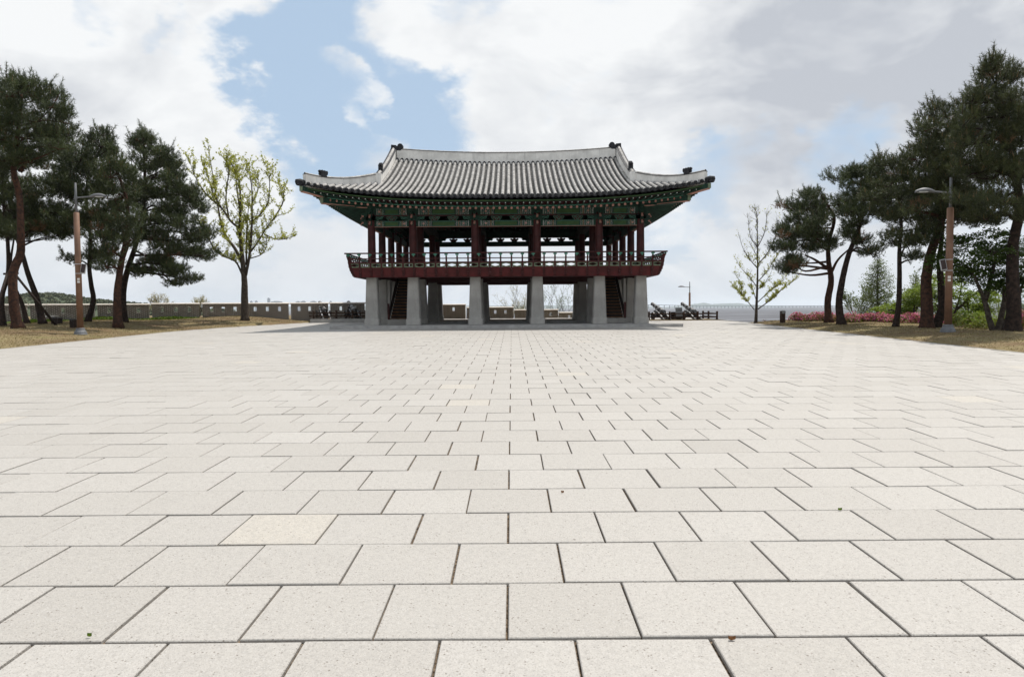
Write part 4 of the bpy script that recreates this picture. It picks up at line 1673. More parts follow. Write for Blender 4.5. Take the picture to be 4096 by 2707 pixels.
# ------------------------------------------------------------------ brick parapet
def brick_wall(a, b, z_top, h, label, group, holes=3, thick=0.36):
    """wall segment from a to b (plan points), cap top at z_top, brick height h"""
    a, b = Vector((a[0], a[1], 0)), Vector((b[0], b[1], 0))
    L = (b - a).length
    ax = (b - a).normalized()
    nrm = ax.cross(UP)
    if nrm.y > 0:
        nrm = -nrm
    base = z_top - 0.10 - h
    M3 = Matrix((ax, nrm, UP)).transposed()
    mid = (a + b) / 2
    w = empty('brick_parapet', (mid.x, mid.y, base), label, 'wall', group)

    def P(s, o, z):
        return a + ax * s + nrm * o + UP * z
    # cap stones with a chamfered top edge
    n = max(1, int(round(L / 1.1)))
    for i in range(n):
        s0, s1 = -0.05 + (L + 0.10) * i / n + 0.002, -0.05 + (L + 0.10) * (i + 1) / n - 0.002
        t2 = thick / 2 + 0.06
        prof_ = [(-t2, 0), (t2, 0), (t2, 0.055), (t2 - 0.10, 0.10), (-t2 + 0.10, 0.10), (-t2, 0.055)]
        m_ = MB()
        vs = [P(s0, o_, z_top - 0.10 + z_) for o_, z_ in prof_] + [P(s1, o_, z_top - 0.10 + z_) for o_, z_ in prof_]
        m_.add(vs, [tuple(range(6)), tuple(reversed(range(6, 12)))] + [(q, q + 6, (q + 1) % 6 + 6, (q + 1) % 6) for q in range(6)])
        m_.build('cap_stone', 'cap_stone', w)
    hz0, hz1 = z_top - 0.10 - 0.42, z_top - 0.10 - 0.17
    hole = []
    if holes:
        for i in range(holes):
            c_ = L * (i + 0.75) / (holes + 0.5)
            hole.append((c_ - 0.09, c_ + 0.09))
    # mortar core, left open at the loopholes
    core = MB()

    def blk(s0, s1, z0, z1):
        core.box(P((s0 + s1) / 2, 0, (z0 + z1) / 2), (s1 - s0, thick - 0.02, z1 - z0), M3)
    zb = base - 0.5
    if hole:
        blk(0, L, zb, hz0)
        blk(0, L, hz1, z_top - 0.101)
        cur = 0.0
        for h0, h1 in hole:
            blk(cur, h0, hz0, hz1)
            cur = h1
        blk(cur, L, hz0, hz1)
    else:
        blk(0, L, zb, z_top - 0.101)
    core.build('mortar_core', 'mortar', w)
    # bricks in running bond
    bk = MB()
    bl, bh, jt = 0.205, 0.043, 0.022
    nc = int((z_top - 0.10 - zb) / (bh + jt))
    for r in range(nc):
        z0 = z_top - 0.112 - (r + 1) * (bh + jt) + jt
        z1 = z0 + bh
        s = -(bl / 2 if r % 2 else 0)
        while s < L:
            s0, s1 = max(s + jt / 2, 0.006), min(s + bl - jt / 2, L - 0.006)
            s += bl
            if s1 - s0 < 0.03:
                continue
            segs = [(s0, s1)]
            if hole and z1 > hz0 and z0 < hz1:
                for h0, h1 in hole:
                    ns_ = []
                    for q0, q1 in segs:
                        if q1 <= h0 or q0 >= h1:
                            ns_.append((q0, q1))
                        else:
                            if h0 - q0 > 0.02:
                                ns_.append((q0, h0))
                            if q1 - h1 > 0.02:
                                ns_.append((h1, q1))
                    segs = ns_
            for q0, q1 in segs:
                bk.box(P((q0 + q1) / 2, 0, (z0 + z1) / 2), (q1 - q0, thick - 0.010 + random.uniform(-.003, .003), bh), M3)
    # end faces
    bk.build('brick_courses', 'brick', w, kind='stuff')
    return w


LWG = 'brick parapet segments along the lawn'
lw = 'brown brick parapet segment with pale stone cap behind the dry lawn'


def wall_pt(px):
    """the parapet's line on the left: nearer at the far left"""
    k = (px - 0) / 1460.0
    D = 37.5 + 8.0 * k
    p = PX(px, 1240, D)
    return p


LWL = ['outermost brick parapet segment behind the reddish pine', 'brick parapet segment behind the slanting pine and the bench', 'brick parapet segment between the curving pine and the forked pine',
       'brick parapet segment behind the broad pine, by the budding shrub', 'brick parapet segment between the broad pine and the ginkgo trunk', 'brick parapet segment between the ginkgo trunk and the cannon fence',
       'brick parapet segment behind the cannon nearest the lawn', 'brick parapet end segment behind the cannon next to the pavilion pier']
segs = [(-160, 108, 3), (122, 378, 3), (391, 597, 3), (609, 797, 3), (810, 975, 3), (984, 1154, 3), (1164, 1312, 3), (1322, 1458, 2)]
for (xa, xb, nh), lw in zip(segs, LWL):
    a, b = wall_pt(xa), wall_pt(xb)
    zt = 1.90 if xa < 600 else 1.93
    brick_wall(a, b, zt, 0.95, lw, LWG, nh)
# stepping down behind the pavilion
steps = [(1640, 1862, 52.0, 1216, 3), (1868, 1948, 53.0, 1228, 1), (1950, 2053, 53.0, 1226.5, 2), (2059, 2132, 53.6, 1237, 0), (2137, 2231, 54.2, 1236.5, 2), (2235, 2318, 54.8, 1247.5, 1), (2322, 2400, 55.4, 1247.5, 1)]
SWL = ['tallest brick parapet segment behind the pavilion with three loopholes', 'short brick parapet segment one step below the tallest, behind the pavilion', 'brick parapet segment with two loopholes next to the nearly bare tree',
       'plain brick parapet segment below the nearly bare tree', 'brick parapet segment between the two half-bare trees', 'low brick parapet segment below the half-bare leafy tree', 'lowest brick parapet segment behind the far pavilion pier']
for (xa, xb, D, yt, nh), swl in zip(steps, SWL):
    a, b = PX(xa, 1240, D), PX(xb, 1240, D)
    zt = PX((xa + xb) / 2, yt, D).z
    brick_wall(a, b, zt, 1.1, swl, 'brick parapet segments stepping down behind the pavilion', nh)
# stone curb of the cannon stand by the lawn
c0_, c1_ = PX(1239, 1285, 42.3), PX(1470, 1280, 42.8)
m_ = MB()
zc = plane_z(42.5)
stand = empty('cannon_stand', ((c0_.x + c1_.x) / 2, 43.6, zc), 'low stone kerbed cannon stand between the lawn and the pavilion', 'stone stand')
L = c1_.x - c0_.x
for i in range(3):
    MB().box((c0_.x + L * (i + .5) / 3, 42.5, zc + 0.06), (L / 3 - 0.006, 0.22, 0.36)).build('kerb_stone', 'platform_stone', stand)
MB().box(((c0_.x + c1_.x) / 2, 44.0, zc + 0.03), (L, 2.75, 0.36)).build('soil_bed', 'lawn', stand)


# ------------------------------------------------------------------ cannons
def make_cannon(name='cannon'):
    """local: points along -Y is the trail (towards viewer); barrel rises towards +Y"""
    r = empty(name, (0, 0, 0))
    bl = MB()
    # barrel: lathe along its axis; breech at origin-side, muzzle far
    el = R(19)
    d = Vector((0, math.cos(el), math.sin(el)))
    pb = Vector((0, -0.30, 0.50))
    prof_ = [(-0.17, 0.02), (-0.15, 0.045), (-0.11, 0.045), (-0.09, 0.03), (-0.06, 0.09), (-0.02, 0.165), (0.0, 0.185), (0.05, 0.185), (0.07, 0.168), (0.45, 0.155), (0.46, 0.172), (0.50, 0.172), (0.51, 0.145),
             (0.95, 0.125), (0.96, 0.14), (1.0, 0.14), (1.01, 0.118), (1.45, 0.10), (1.47, 0.112), (1.50, 0.112), (1.52, 0.098), (1.72, 0.095), (1.78, 0.118), (1.83, 0.118), (1.84, 0.055), (1.70, 0.05)]
    bl.tube([pb + d * t_ for t_, _ in prof_], [q * 1.15 for _, q in prof_], 16)
    b_ = bl.build('barrel', 'bronze_barrel', r, True)
    tr = MB().tube([pb + d * 0.72 + Vector((-0.27, 0, 0)), pb + d * 0.72 + Vector((0.27, 0, 0))], 0.05, 10)
    tr.build('trunnion', 'iron', r)
    for sx in (-1, 1):
        # cheek and trail: a stepped plank running down to the ground behind
        poly = [(0.62, 0.62), (0.30, 0.64), (0.12, 0.58), (-0.10, 0.52), (-0.35, 0.38), (-0.62, 0.22), (-0.95, 0.06), (-1.0, 0.0), (-0.78, 0.0), (-0.45, 0.12), (0.0, 0.22), (0.62, 0.30)]
        ck = MB().prism(poly, (sx * 0.24, 0, 0), (0, 1, 0), UP, 0.085)
        c_ = ck.build('cheek', 'iron', r)
        strap = MB()
        pp = [(0.62, 0.625), (0.30, 0.645), (0.12, 0.585), (-0.10, 0.525), (-0.35, 0.385), (-0.62, 0.225), (-0.95, 0.065)]
        for p_, q_ in zip(pp[:-1], pp[1:]):
            strap.beam((sx * 0.24, p_[0], p_[1] + .004), (sx * 0.24, q_[0], q_[1] + .004), 0.095, 0.014)
        strap.build('iron_strap', 'lamp_grey', c_)
        wh = MB()
        ring = []
        n = 20
        cx = sx * 0.47
        R1, R2 = 0.27, 0.19
        for i in range(n):
            an = 2 * math.pi * i / n
            for rr, xx in ((R1, -0.05), (R1, 0.05), (R2, 0.05), (R2, -0.05)):
                ring.append((cx + xx, 0.30 + rr * math.cos(an), 0.27 + rr * math.sin(an)))
        fs = []
        for i in range(n):
            j = (i + 1) % n
            for q in range(4):
                q2 = (q + 1) % 4
                fs.append((i * 4 + q, j * 4 + q, j * 4 + q2, i * 4 + q2))
        wh.add(ring, fs)
        for i in range(8):
            an = 2 * math.pi * i / 8
            wh.beam((cx, 0.30, 0.27), (cx, 0.30 + 0.2 * math.cos(an), 0.27 + 0.2 * math.sin(an)), 0.045, 0.04, up=(1, 0, 0))
        wh.tube([(cx - 0.08, 0.30, 0.27), (cx + 0.08, 0.30, 0.27)], 0.065, 10)
        wh.build('wheel', 'iron', r)
    MB().tube([(-0.5, 0.30, 0.27), (0.5, 0.30, 0.27)], 0.045, 8).build('axle', 'iron', r)
    MB().beam((-0.3, -0.86, 0.07), (0.3, -0.86, 0.07), 0.10, 0.09).build('transom', 'iron', r)
    MB().box((0, 0.0, 0.24), (0.40, 0.55, 0.06)).build('bed_plate', 'iron', r)
    return r


def place_cannon(o, px, D, zadd, yaw, label, sc):
    p = PX(px, 1270, D)
    o.location = (p.x, D, zadd)
    o.rotation_euler = (0, 0, R(yaw))
    o.scale = (sc, sc, sc)
    tag(o, label, 'cannon', 'old cannons beside the pavilion')


can = make_cannon()
cans = [can] + [copy_tree(can) for _ in range(3)]
zl = plane_z(44) + 0.22
place_cannon(cans[0], 1296, 44.3, zl, 26, 'black iron cannon on the stone stand beside the lawn', 0.93)
place_cannon(cans[1], 1414, 44.3, zl, 26, 'black iron cannon on the stone stand next to the pavilion pier', 0.93)
zr = plane_z(43.6) + 0.03
place_cannon(cans[2], 2645, 43.8, zr - 0.05, 13, 'black iron cannon between the pavilion pier and the information board', 0.93)
place_cannon(cans[3], 2768, 43.8, zr - 0.05, 13, 'black iron cannon beside the information board, towards the open fence end', 0.93)
# soil bed under the right cannons
q0, q1 = PX(2590, 1280, 42.0), PX(2880, 1280, 42.0)
m_ = MB().box(((q0.x + q1.x) / 2, 43.6, plane_z(43) - 0.09), (q1.x - q0.x, 3.4, 0.22))
st2 = m_.build('soil_bed', 'lawn')
tag(st2, 'strip of dry soil and straw under the cannons by the open sea side', 'soil bed')


# ------------------------------------------------------------------ low wooden fences
def fence(name, posts, label, zoff):
    """posts: list of (x, y, z)"""
    c_ = posts[len(posts) // 2]
    r = empty(name, c_, label, 'fence')
    for p in posts:
        m_ = MB()
        m_.lathe((p[0], p[1], p[2] - 0.1), [(0.085, 0.0), (0.085, 0.14), (0.062, 0.16), (0.062, 0.56), (0.075, 0.575), (0.075, 0.60), (0.04, 0.63)], 10)
        m_.build('post', 'fence_wood', r)
    for a, b in zip(posts[:-1], posts[1:]):
        for h in (0.18, 0.38):
            m_ = MB().beam((a[0], a[1], a[2] + h), (b[0], b[1], b[2] + h), 0.05, 0.075)
            m_.build('rail', 'fence_wood', r)
    return r


def fp(px, D, z):
    p = PX(px, 1270, D)
    return (p.x, D, z)


zf = plane_z(43) + 0.21
fence('wooden_fence', [fp(1225, 45.6, zf), fp(1236, 44.2, zf), fp(1255, 42.55, zf), fp(1346, 42.55, zf), fp(1410, 42.55, zf), fp(1463, 42.55, zf)],
      'low brown wooden fence around the cannons beside the lawn', 0)
zf = plane_z(42) + 0.02
fence('wooden_fence', [fp(2596, 42.2, zf), fp(2679, 42.2, zf), fp(2735, 42.2, zf), fp(2791, 42.2, zf), fp(2868, 42.2, zf), fp(2834, 44.4, zf), fp(2812, 45.8, zf)],
      'low brown wooden fence around the cannons by the open sea side', 0)
# information board and a bin-like drum between the right cannons
p = PX(2716, 1270, 42.9)
ib = empty('information_board', (p.x, 42.9, plane_z(43)), 'slanted dark grey information board between the two cannons by the sea', 'sign board')
tl = Matrix.Rotation(R(-62), 3, 'X')
MB().box((p.x, 42.9, plane_z(43) + 0.46), (0.42, 0.03, 0.62), Matrix.Rotation(R(-18), 3, 'X')).build('board', 'sign_panel', ib)
m_ = MB()
for q in range(3):
    M3 = Matrix.Rotation(R(-18), 3, 'X')
    c_ = Vector((p.x, 42.9, plane_z(43) + 0.46)) + M3 @ Vector((0, -0.017, 0.2 - 0.17 * q))
    m_.box(c_, (0.34, 0.006, 0.012), M3)
m_.build('text_line', 'light_metal', ib)
MB().box((p.x, 42.99, plane_z(43) + 0.1), (0.36, 0.10, 0.34)).build('stand', 'dark_wood', ib)
p = PX(2694, 1270, 43.6)
dr = empty('storage_drum', (p.x, 43.6, plane_z(43)), 'low dark round drum behind the information board', 'drum')
MB().lathe((p.x, 43.6, plane_z(43)), [(0.15, 0), (0.165, 0.05), (0.165, 0.42), (0.15, 0.46)], 14).build('drum_body', 'dark_wood', dr)
MB().lathe((p.x, 43.6, plane_z(43) + 0.46), [(0.17, 0), (0.17, 0.03), (0.03, 0.045)], 14).build('drum_lid', 'iron', dr)


# ------------------------------------------------------------------ lamp posts
def lamp_post(base, H, side, label, box=True, lean_x=0.0):
    r = empty('lamp_post', base, label, 'street lamp', 'brown street lamps')
    b = Vector(base)
    MB().lathe(b + Vector((0, 0, -0.1)), [(0.25, 0), (0.25, 0.115), (0.235, 0.13), (0.22, 0.20), (0.175, 0.27), (0.165, 0.29), (0.16, 0.34), (0.13, 0.36)], 20).build('base_cover', 'lamp_grey', r, False)
    zt = H * 0.805
    MB().lathe(b, [(0.120, 0.25), (0.112, zt * 0.6), (0.105, zt), (0.08, zt + 0.012)], 20).build('pole', 'lamp_brown', r, True)
    MB().lathe(b + Vector((0, 0, zt)), [(0.048, 0), (0.042, H - zt), (0.02, H - zt + 0.01)], 12).build('upper_pole', 'lamp_grey', r, True)
    za = H * 0.905
    arm = MB().tube([b + Vector((0, 0, za - 0.02)), b + Vector((side * 0.35, 0, za + 0.01)), b + Vector((side * 0.62, 0, za + 0.03))], [0.034, 0.03, 0.03], 8)
    a_ = arm.build('arm', 'lamp_grey', r)
    MB().lathe(b + Vector((0, 0, za - 0.07)), [(0.062, 0), (0.062, 0.12)], 12).build('collar', 'lamp_grey', a_)
    # shallow drop-shaped head
    hd = MB()
    n, sgs = 9, 12
    vs = []
    for i in range(n + 1):
        t_ = i / n
        x = 0.58 + 0.66 * t_
        w = 0.12 * math.sin(math.pi * min(1, 0.10 + 0.86 * t_)) ** 0.6
        hup = 0.105 * math.sin(math.pi * min(1, 0.08 + 0.86 * t_)) ** 0.7
        for q in range(sgs):
            an = 2 * math.pi * q / sgs
            zz = math.sin(an) * (hup if math.sin(an) > 0 else 0.045)
            vs.append(b + Vector((side * x, w * math.cos(an), za + 0.03 + zz + 0.03 * math.sin(math.pi * t_))))
    fs = [tuple(range(sgs)), tuple(reversed(range(n * sgs, (n + 1) * sgs)))]
    for i in range(n):
        for q in range(sgs):
            q2 = (q + 1) % sgs
            fs.append((i * sgs + q, i * sgs + q2, (i + 1) * sgs + q2, (i + 1) * sgs + q))
    hd.add(vs, fs)
    h_ = hd.build('lamp_head', 'lamp_grey', r, True)
    MB().box(b + Vector((side * 0.98, 0, za + 0.015)), (0.30, 0.17, 0.035)).build('lens', 'lamp_lens', h_)
    if box:
        zb = H * 0.435
        cb = b + Vector((side * 0.26, -0.08, zb))
        Mz = Matrix.Rotation(R(side * 24), 3, 'Z') @ Matrix.Rotation(R(-8), 3, 'X') @ Matrix.Rotation(R(side * 9), 3, 'Y')
        sp_ = MB().box(cb, (0.17, 0.16, 0.38), Mz).build('loudspeaker', 'light_metal', r)
        MB().box(cb + Mz @ Vector((0, -0.086, 0)), (0.145, 0.012, 0.34), Mz).build('grille', 'speaker_grille', sp_)
        for dz in (0.19, -0.19):
            m_ = MB().beam(b + Vector((0, 0, zb + dz)), cb + Vector((0, 0.05, dz)), 0.03, 0.015)
            m_.lathe(b + Vector((0, 0, zb + dz - 0.012)), [(0.120, 0), (0.120, 0.024)], 20)
            m_.build('strap', 'light_metal', r)
        for dz in (-0.42, -0.53):
            MB().box(b + Vector((side * 0.06, -0.110, zb + dz)), (0.09, 0.02, 0.08), Matrix.Rotation(R(side * 30), 3, 'Z')).build('plate', 'white_paint', r)
    return r


lamp_post(tuple(on_ground(321, 28.2)), 6.12, 1, 'tall brown lamp post with loudspeaker standing on the dry lawn under pines')
lamp_post(tuple(on_ground(3792, 24.2)), 5.35, -1, 'tall brown lamp post with loudspeaker beside the azalea strip')
pl = PX(2758, 1352, 75.0)
lamp_post((pl.x, 75.0, pl.z), 6.1, -1, 'brown lamp post standing downhill behind the cannons', False)
pl = PX(3916, 1332, 40)
m_ = empty('brown_post', (pl.x, 40, pl.z - 0.8), 'short brown post among the shrubs below the maple', 'post')
MB().lathe((pl.x, 40, pl.z - 0.8), [(0.15, 0), (0.15, 1.9), (0.13, 1.95), (0.05, 2.0)], 12).build('shaft', 'lamp_brown', m_, True)
MB().lathe((pl.x, 40, pl.z - 0.85), [(0.22, 0), (0.20, 0.2), (0.16, 0.25)], 12).build('base_cover', 'lamp_grey', m_, True)

# bollard light
p = on_ground(3130, 35.6)
bo_ = empty('bollard_light', p, 'short square brown bollard light at the edge of the plaza', 'bollard')
MB().box(p + Vector((0, 0, 0.22)), (0.21, 0.21, 0.50)).build('post', 'fence_wood', bo_)
for sx in (-1, 1):
    for sy in (-1, 1):
        MB().box(p + Vector((sx * 0.085, sy * 0.085, 0.53)), (0.04, 0.04, 0.14)).build('corner_bar', 'fence_wood', bo_)
MB().box(p + Vector((0, 0, 0.53)), (0.12, 0.12, 0.13)).build('light_box', 'lamp_lens', bo_)
MB().box(p + Vector((0, 0, 0.625)), (0.22, 0.22, 0.05), None, 0, 0.7).build('cap', 'light_metal', bo_)

# small dark boxes and stumps on the lawn
for (px, D, w, h, lb) in ((228, 33.5, 0.34, 0.30, 'small dark box sitting on the lawn near the parapet'), (293, 30.4, 0.20, 0.38, 'short dark stump light behind the lamp post on the lawn')):
    p = on_ground(px, D)
    e_ = empty('ground_box', p, lb, 'box')
    MB().box(p + Vector((0, 0, h / 2 - 0.03)), (w, w, h)).build('body', 'dark_wood', e_)
    MB().box(p + Vector((0, 0, h - 0.01)), (w + 0.03, w + 0.03, 0.04)).build('lid', 'iron', e_)
p = PX(191, 1255, 36.3)
e_ = empty('bench', (p.x, 36.3, ground_z(p.x, 36.3)), 'low bench with white top in front of the parapet', 'bench')
zb = ground_z(p.x, 36.3)
MB().box((p.x, 36.3, zb + 0.34), (0.9, 0.35, 0.05)).build('seat', 'white_paint', e_)
for sx in (-1, 1):
    MB().box((p.x + sx * 0.36, 36.3, zb + 0.15), (0.06, 0.3, 0.34)).build('leg', 'dark_wood', e_)


# ------------------------------------------------------------------ trees
def jitter_path(pts, amt):
    return [Vector(p) + Vector((random.gauss(0, amt), random.gauss(0, amt), random.gauss(0, amt * 0.5))) for p in pts]


def smooth_path(pts, n=4):
    """Catmull-Rom through pts"""
    P = [Vector(p) for p in pts]
    P = [P[0] + (P[0] - P[1])] + P + [P[-1] + (P[-1] - P[-2])]
    out_ = []
    for i in range(1, len(P) - 2):
        for k in range(n):
            t_ = k / n
            a, b, c, d = P[i - 1], P[i], P[i + 1], P[i + 2]
            out_.append(0.5 * ((2 * b) + (c - a) * t_ + (2 * a - 5 * b + 4 * c - d) * t_ ** 2 + (3 * b - a - 3 * c + d) * t_ ** 3))
    out_.append(P[-2])
    return out_


def needle_tufts(cent, axis_, n_needles, length, width):
    """cent, axis_: (N,3); returns verts (N*n*3,3), tris"""
    N = len(cent)
    d = RNG.normal(size=(N, n_needles, 3))
    d /= np.linalg.norm(d, axis=2, keepdims=True)
    d = d * 0.9 + axis_[:, None, :] * 0.9
    d /= np.linalg.norm(d, axis=2, keepdims=True)
    ln = length * RNG.uniform(0.65, 1.2, size=(N, n_needles, 1))
    side = np.cross(d, RNG.normal(size=(N, n_needles, 3)))
    side /= np.linalg.norm(side, axis=2, keepdims=True) + 1e-9
    off = axis_[:, None, :] * RNG.uniform(-0.6, 0.9, size=(N, n_needles, 1)) * length * 0.9
    base = cent[:, None, :] + off
    a = base + side * width / 2
    b = base - side * width / 2
    c = base + d * ln
    v = np.stack([a, b, c], axis=2).reshape(-1, 3)
    t = np.arange(len(v), dtype=np.int32).reshape(-1, 3)
    return v, t


def leaf_quads(cent, size, aspect=0.7, flat=0.0):
    N = len(cent)
    n = RNG.normal(size=(N, 3))
    n[:, 2] = np.abs(n[:, 2]) + flat
    n /= np.linalg.norm(n, axis=1, keepdims=True)
    x = np.cross(n, RNG.normal(size=(N, 3)))
    x /= np.linalg.norm(x, axis=1, keepdims=True) + 1e-9
    y = np.cross(n, x)
    s = size * RNG.uniform(0.6, 1.3, size=(N, 1))
    v = np.stack([cent - x * s * .5, cent + y * s * aspect * .5 + x * s * 0.05, cent + x * s * .5, cent - y * s * aspect * .5 + x * s * 0.05], axis=1).reshape(-1, 3)
    return v, np.arange(len(v), dtype=np.int32).reshape(-1, 4)


def pine(label, D, trunk, pads, scale, off, r0, bark='pine_bark', needles='pine_needles', dens=1.0, extra=(), dead=0.012, group='pine trees'):
    """trunk, pads in pixels of an enlarged view: photo px = off + scale * view px"""
    s, (ox, oy) = scale, off
    tp = [PX(ox + s * x, oy + s * y, D) for x, y in trunk]
    b = tp[0]
    gz = ground_z(b.x, b.y)
    # keep the foot on the ground
    tp[0] = Vector((b.x, b.y, gz - 0.05))
    for i in range(1, len(tp)):
        tp[i] = tp[i] + Vector((0, random.gauss(0, 0.10), 0))
    root = empty('pine_tree', (b.x, b.y, gz), label, 'pine tree', group)
    sp = smooth_path(tp, 5)
    n = len(sp)
    tr = MB()
    rad = [r0 * (1.0 - 0.72 * (i / (n - 1)) ** 0.9) for i in range(n)]
    rad[0] *= 1.45
    rad[1] *= 1.15
    tr.tube(sp, rad, 12, 0, True, 0.05)
    for br in extra:
        pts = smooth_path([PX(ox + s * x, oy + s * y, D) for x, y in br], 4)
        m = len(pts)
        tr.tube(pts, [r0 * 0.42 * (1 - 0.6 * i / (m - 1)) for i in range(m)], 8, 0, True, 0.04)
    cents, axes, tints, candles = [], [], [], []
    k = D / FPX
    pads2 = []
    for pd in pads:
        dd_ = random.uniform(0.5, 1.7)
        pads2 += [(pd, -dd_), (pd, dd_ + random.uniform(0.0, 1.2))]
    for (cx, cy, rx, ry), dy in pads2:
        j_ = 0.12
        c = PX(ox + s * (cx + rx * random.uniform(-j_, j_)), oy + s * (cy + ry * random.uniform(-j_, j_)), D + dy)
        RX, RZ = rx * s * k * 1.05, ry * s * k * 1.08
        RY = max(0.6, RX * random.uniform(0.85, 1.25))
        # branch from the trunk to the pad
        q = min(range(max(1, int(n * 0.35)), n), key=lambda i: (sp[i] - c).length + 0.6 * max(0, sp[i].z - c.z))
        a = sp[q]
        mid = a.lerp(c, 0.55) + Vector((random.gauss(0, .10), random.gauss(0, .10), (0.04 + random.gauss(0, .09)) * (c - a).length))
        bp = smooth_path([a, mid, c + Vector((0, 0, -RZ * 0.25))], 4)
        r1 = min(rad[q] * 0.55, 0.02 + 0.03 * (c - a).length)
        if dy < 0 or random.random() < 0.35:
            tr.tube(bp, [r1 * (1 - 0.7 * i / (len(bp) - 1)) for i in range(len(bp))], 6, 0, True)
        # sub-clumps inside the pad give it an uneven outline
        nsub = max(5, int(8.3 * math.sqrt(RX * RX + RY * RY + RZ * RZ)))
        for _ in range(nsub):
            while True:
                o_ = RNG.uniform(-1, 1, 3)
                if np.dot(o_, o_) < 1:
                    break
            pc = np.array(c) + o_ * np.array([RX, RY, RZ]) * 0.92
            rs = random.uniform(0.20, 0.36) * (0.65 + 0.5 * min(1.0, RX))
            mid_ = Vector(pc)
            if random.random() < 0.45:
                tr.tube([c + Vector((0, 0, -RZ * 0.25)), mid_], [0.018, 0.008], 4, 0, False)
            nt = int(dens * 19 * (rs / 0.3) ** 2)
            lum = random.gauss(0.0, 0.16) + 0.22 * o_[2]  # paler towards the pad's top: sunlight put into the needle tint
            dd = RNG.normal(size=(nt, 3))
            dd /= np.linalg.norm(dd, axis=1, keepdims=True)
            dd[:, 2] = dd[:, 2] * 0.85 + 0.25
            rr = RNG.uniform(0.2, 1.15, size=(nt, 1)) ** 0.6
            cc = pc + dd * rr * np.array([rs, rs, rs * 0.72])
            ax = dd * 0.6 + np.array([0, 0, 0.55])
            ax /= np.linalg.norm(ax, axis=1, keepdims=True)
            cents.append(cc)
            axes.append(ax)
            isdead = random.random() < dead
            tints.append(np.clip(RNG.normal(0.42, 0.27, nt) + lum + 0.20 * dd[:, 2], 0, 1) + (2.0 if isdead else 0.0))  # upper tufts tinted paler as well, as if sunlit
            # leader shoots standing out of the outline
            if random.random() < 0.42:
                od = Vector(tuple(o_)) * 0.8 + Vector((random.gauss(0, .25), random.gauss(0, .25), 0.75 + 0.4 * random.random()))
                od.normalize()
                m_s = random.randint(3, 5)
                st_ = np.array([pc + np.array(od) * (rs * 0.6 + 0.10 * q_) for q_ in range(m_s)])
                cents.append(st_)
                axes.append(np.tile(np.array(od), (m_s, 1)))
                tints.append(np.clip(RNG.normal(0.78, 0.15, m_s), 0, 1))  # pale tint stands in for sunlit tips
                if random.random() < 0.5:
                    tr.tube([mid_, mid_ + od * (rs * 0.6 + 0.1 * m_s)], [0.012, 0.005], 4, 0, False)
            nc = RNG.uniform(size=nt) < 0.16
            sel = cc[(dd[:, 2] > 0.45) & nc]
            candles.append(sel)
    tr.build('trunk', bark, root, True)
    C = np.concatenate(cents)
    A = np.concatenate(axes)
    T = np.concatenate(tints)
    nn = 14
    v, t = needle_tufts(C, A, nn, 0.150, 0.0185 * (D / 30.0) ** 0.6)
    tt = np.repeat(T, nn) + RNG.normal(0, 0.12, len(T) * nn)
    mi = (np.repeat(T, nn) > 1.5).astype(np.int32)
    cd = np.concatenate(candles) if candles else np.zeros((0, 3))
    if len(cd):
        # upright spring candles on the shoots
        h = RNG.uniform(0.10, 0.20, size=(len(cd), 1))
        w = 0.016
        up = np.concatenate([RNG.normal(0, 0.15, size=(len(cd), 2)), np.ones((len(cd), 1))], axis=1)
        top = cd + up * (h + 0.06)
        cvs, o0 = [], len(v)
        for an in (0, 2.1):
            dx = np.array([math.cos(an), math.sin(an), 0]) * w
            cvs.append(np.stack([cd - dx, cd + dx, top], axis=1).reshape(-1, 3))
        cv = np.concatenate(cvs)
        ct = np.arange(len(cv), dtype=np.int32).reshape(-1, 3) + o0
        v = np.concatenate([v, cv])
        t = np.concatenate([t, ct])
        tt = np.concatenate([tt, RNG.uniform(0, 1, len(ct))])
        mi = np.concatenate([mi, np.full(len(ct), 2, dtype=np.int32)])
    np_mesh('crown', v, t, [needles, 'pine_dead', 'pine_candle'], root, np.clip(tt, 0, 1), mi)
    return root


S3, O3 = 900 / 1238, (0, 280)
pine('large dark pine with reddish trunk at the outer edge of the lawn, tallest there', 29.0,
     [(100, 1432), (85, 1300), (75, 1120), (100, 1010), (128, 900), (110, 700), (100, 560), (90, 400), (100, 250), (110, 130)],
     [(60, 130, 140, 70), (190, 130, 110, 60), (290, 190, 90, 70), (345, 270, 70, 60), (350, 360, 80, 55), (200, 300, 140, 80), (50, 270, 130, 90), (-60, 180, 110, 90), (260, 400, 110, 60),
      (100, 400, 120, 70), (-50, 350, 130, 90), (160, 490, 110, 55), (20, 480, 120, 70), (110, 80, 50, 30), (320, 430, 60, 35), (-110, 300, 110, 140)], S3, O3, 0.21, extra=[[(110, 560), (180, 465), (245, 515)]])
pine('thin pine trunk leaning beside the reddish pine at the lawn edge', 33.0, [(15, 1370), (0, 1250), (45, 1120), (35, 950), (15, 800), (20, 650), (15, 500)],
     [(-30, 620, 110, 80), (60, 640, 90, 60), (40, 760, 110, 55), (-40, 850, 100, 50), (60, 890, 80, 40), (-60, 720, 100, 60), (20, 540, 100, 60)], S3, O3, 0.13, 'pine_bark_dark')
pine('dark pine with strongly slanting trunk on the lawn beside the reddish pine', 34.0, [(235, 1365), (200, 1250), (160, 1120), (115, 1000), (80, 860), (110, 740), (170, 640)],
     [(230, 860, 110, 50), (320, 905, 100, 40), (180, 770, 110, 55), (290, 770, 100, 55), (250, 660, 110, 60), (130, 690, 90, 50), (340, 830, 80, 40), (160, 880, 70, 35)], S3, O3, 0.16, 'pine_bark_dark')
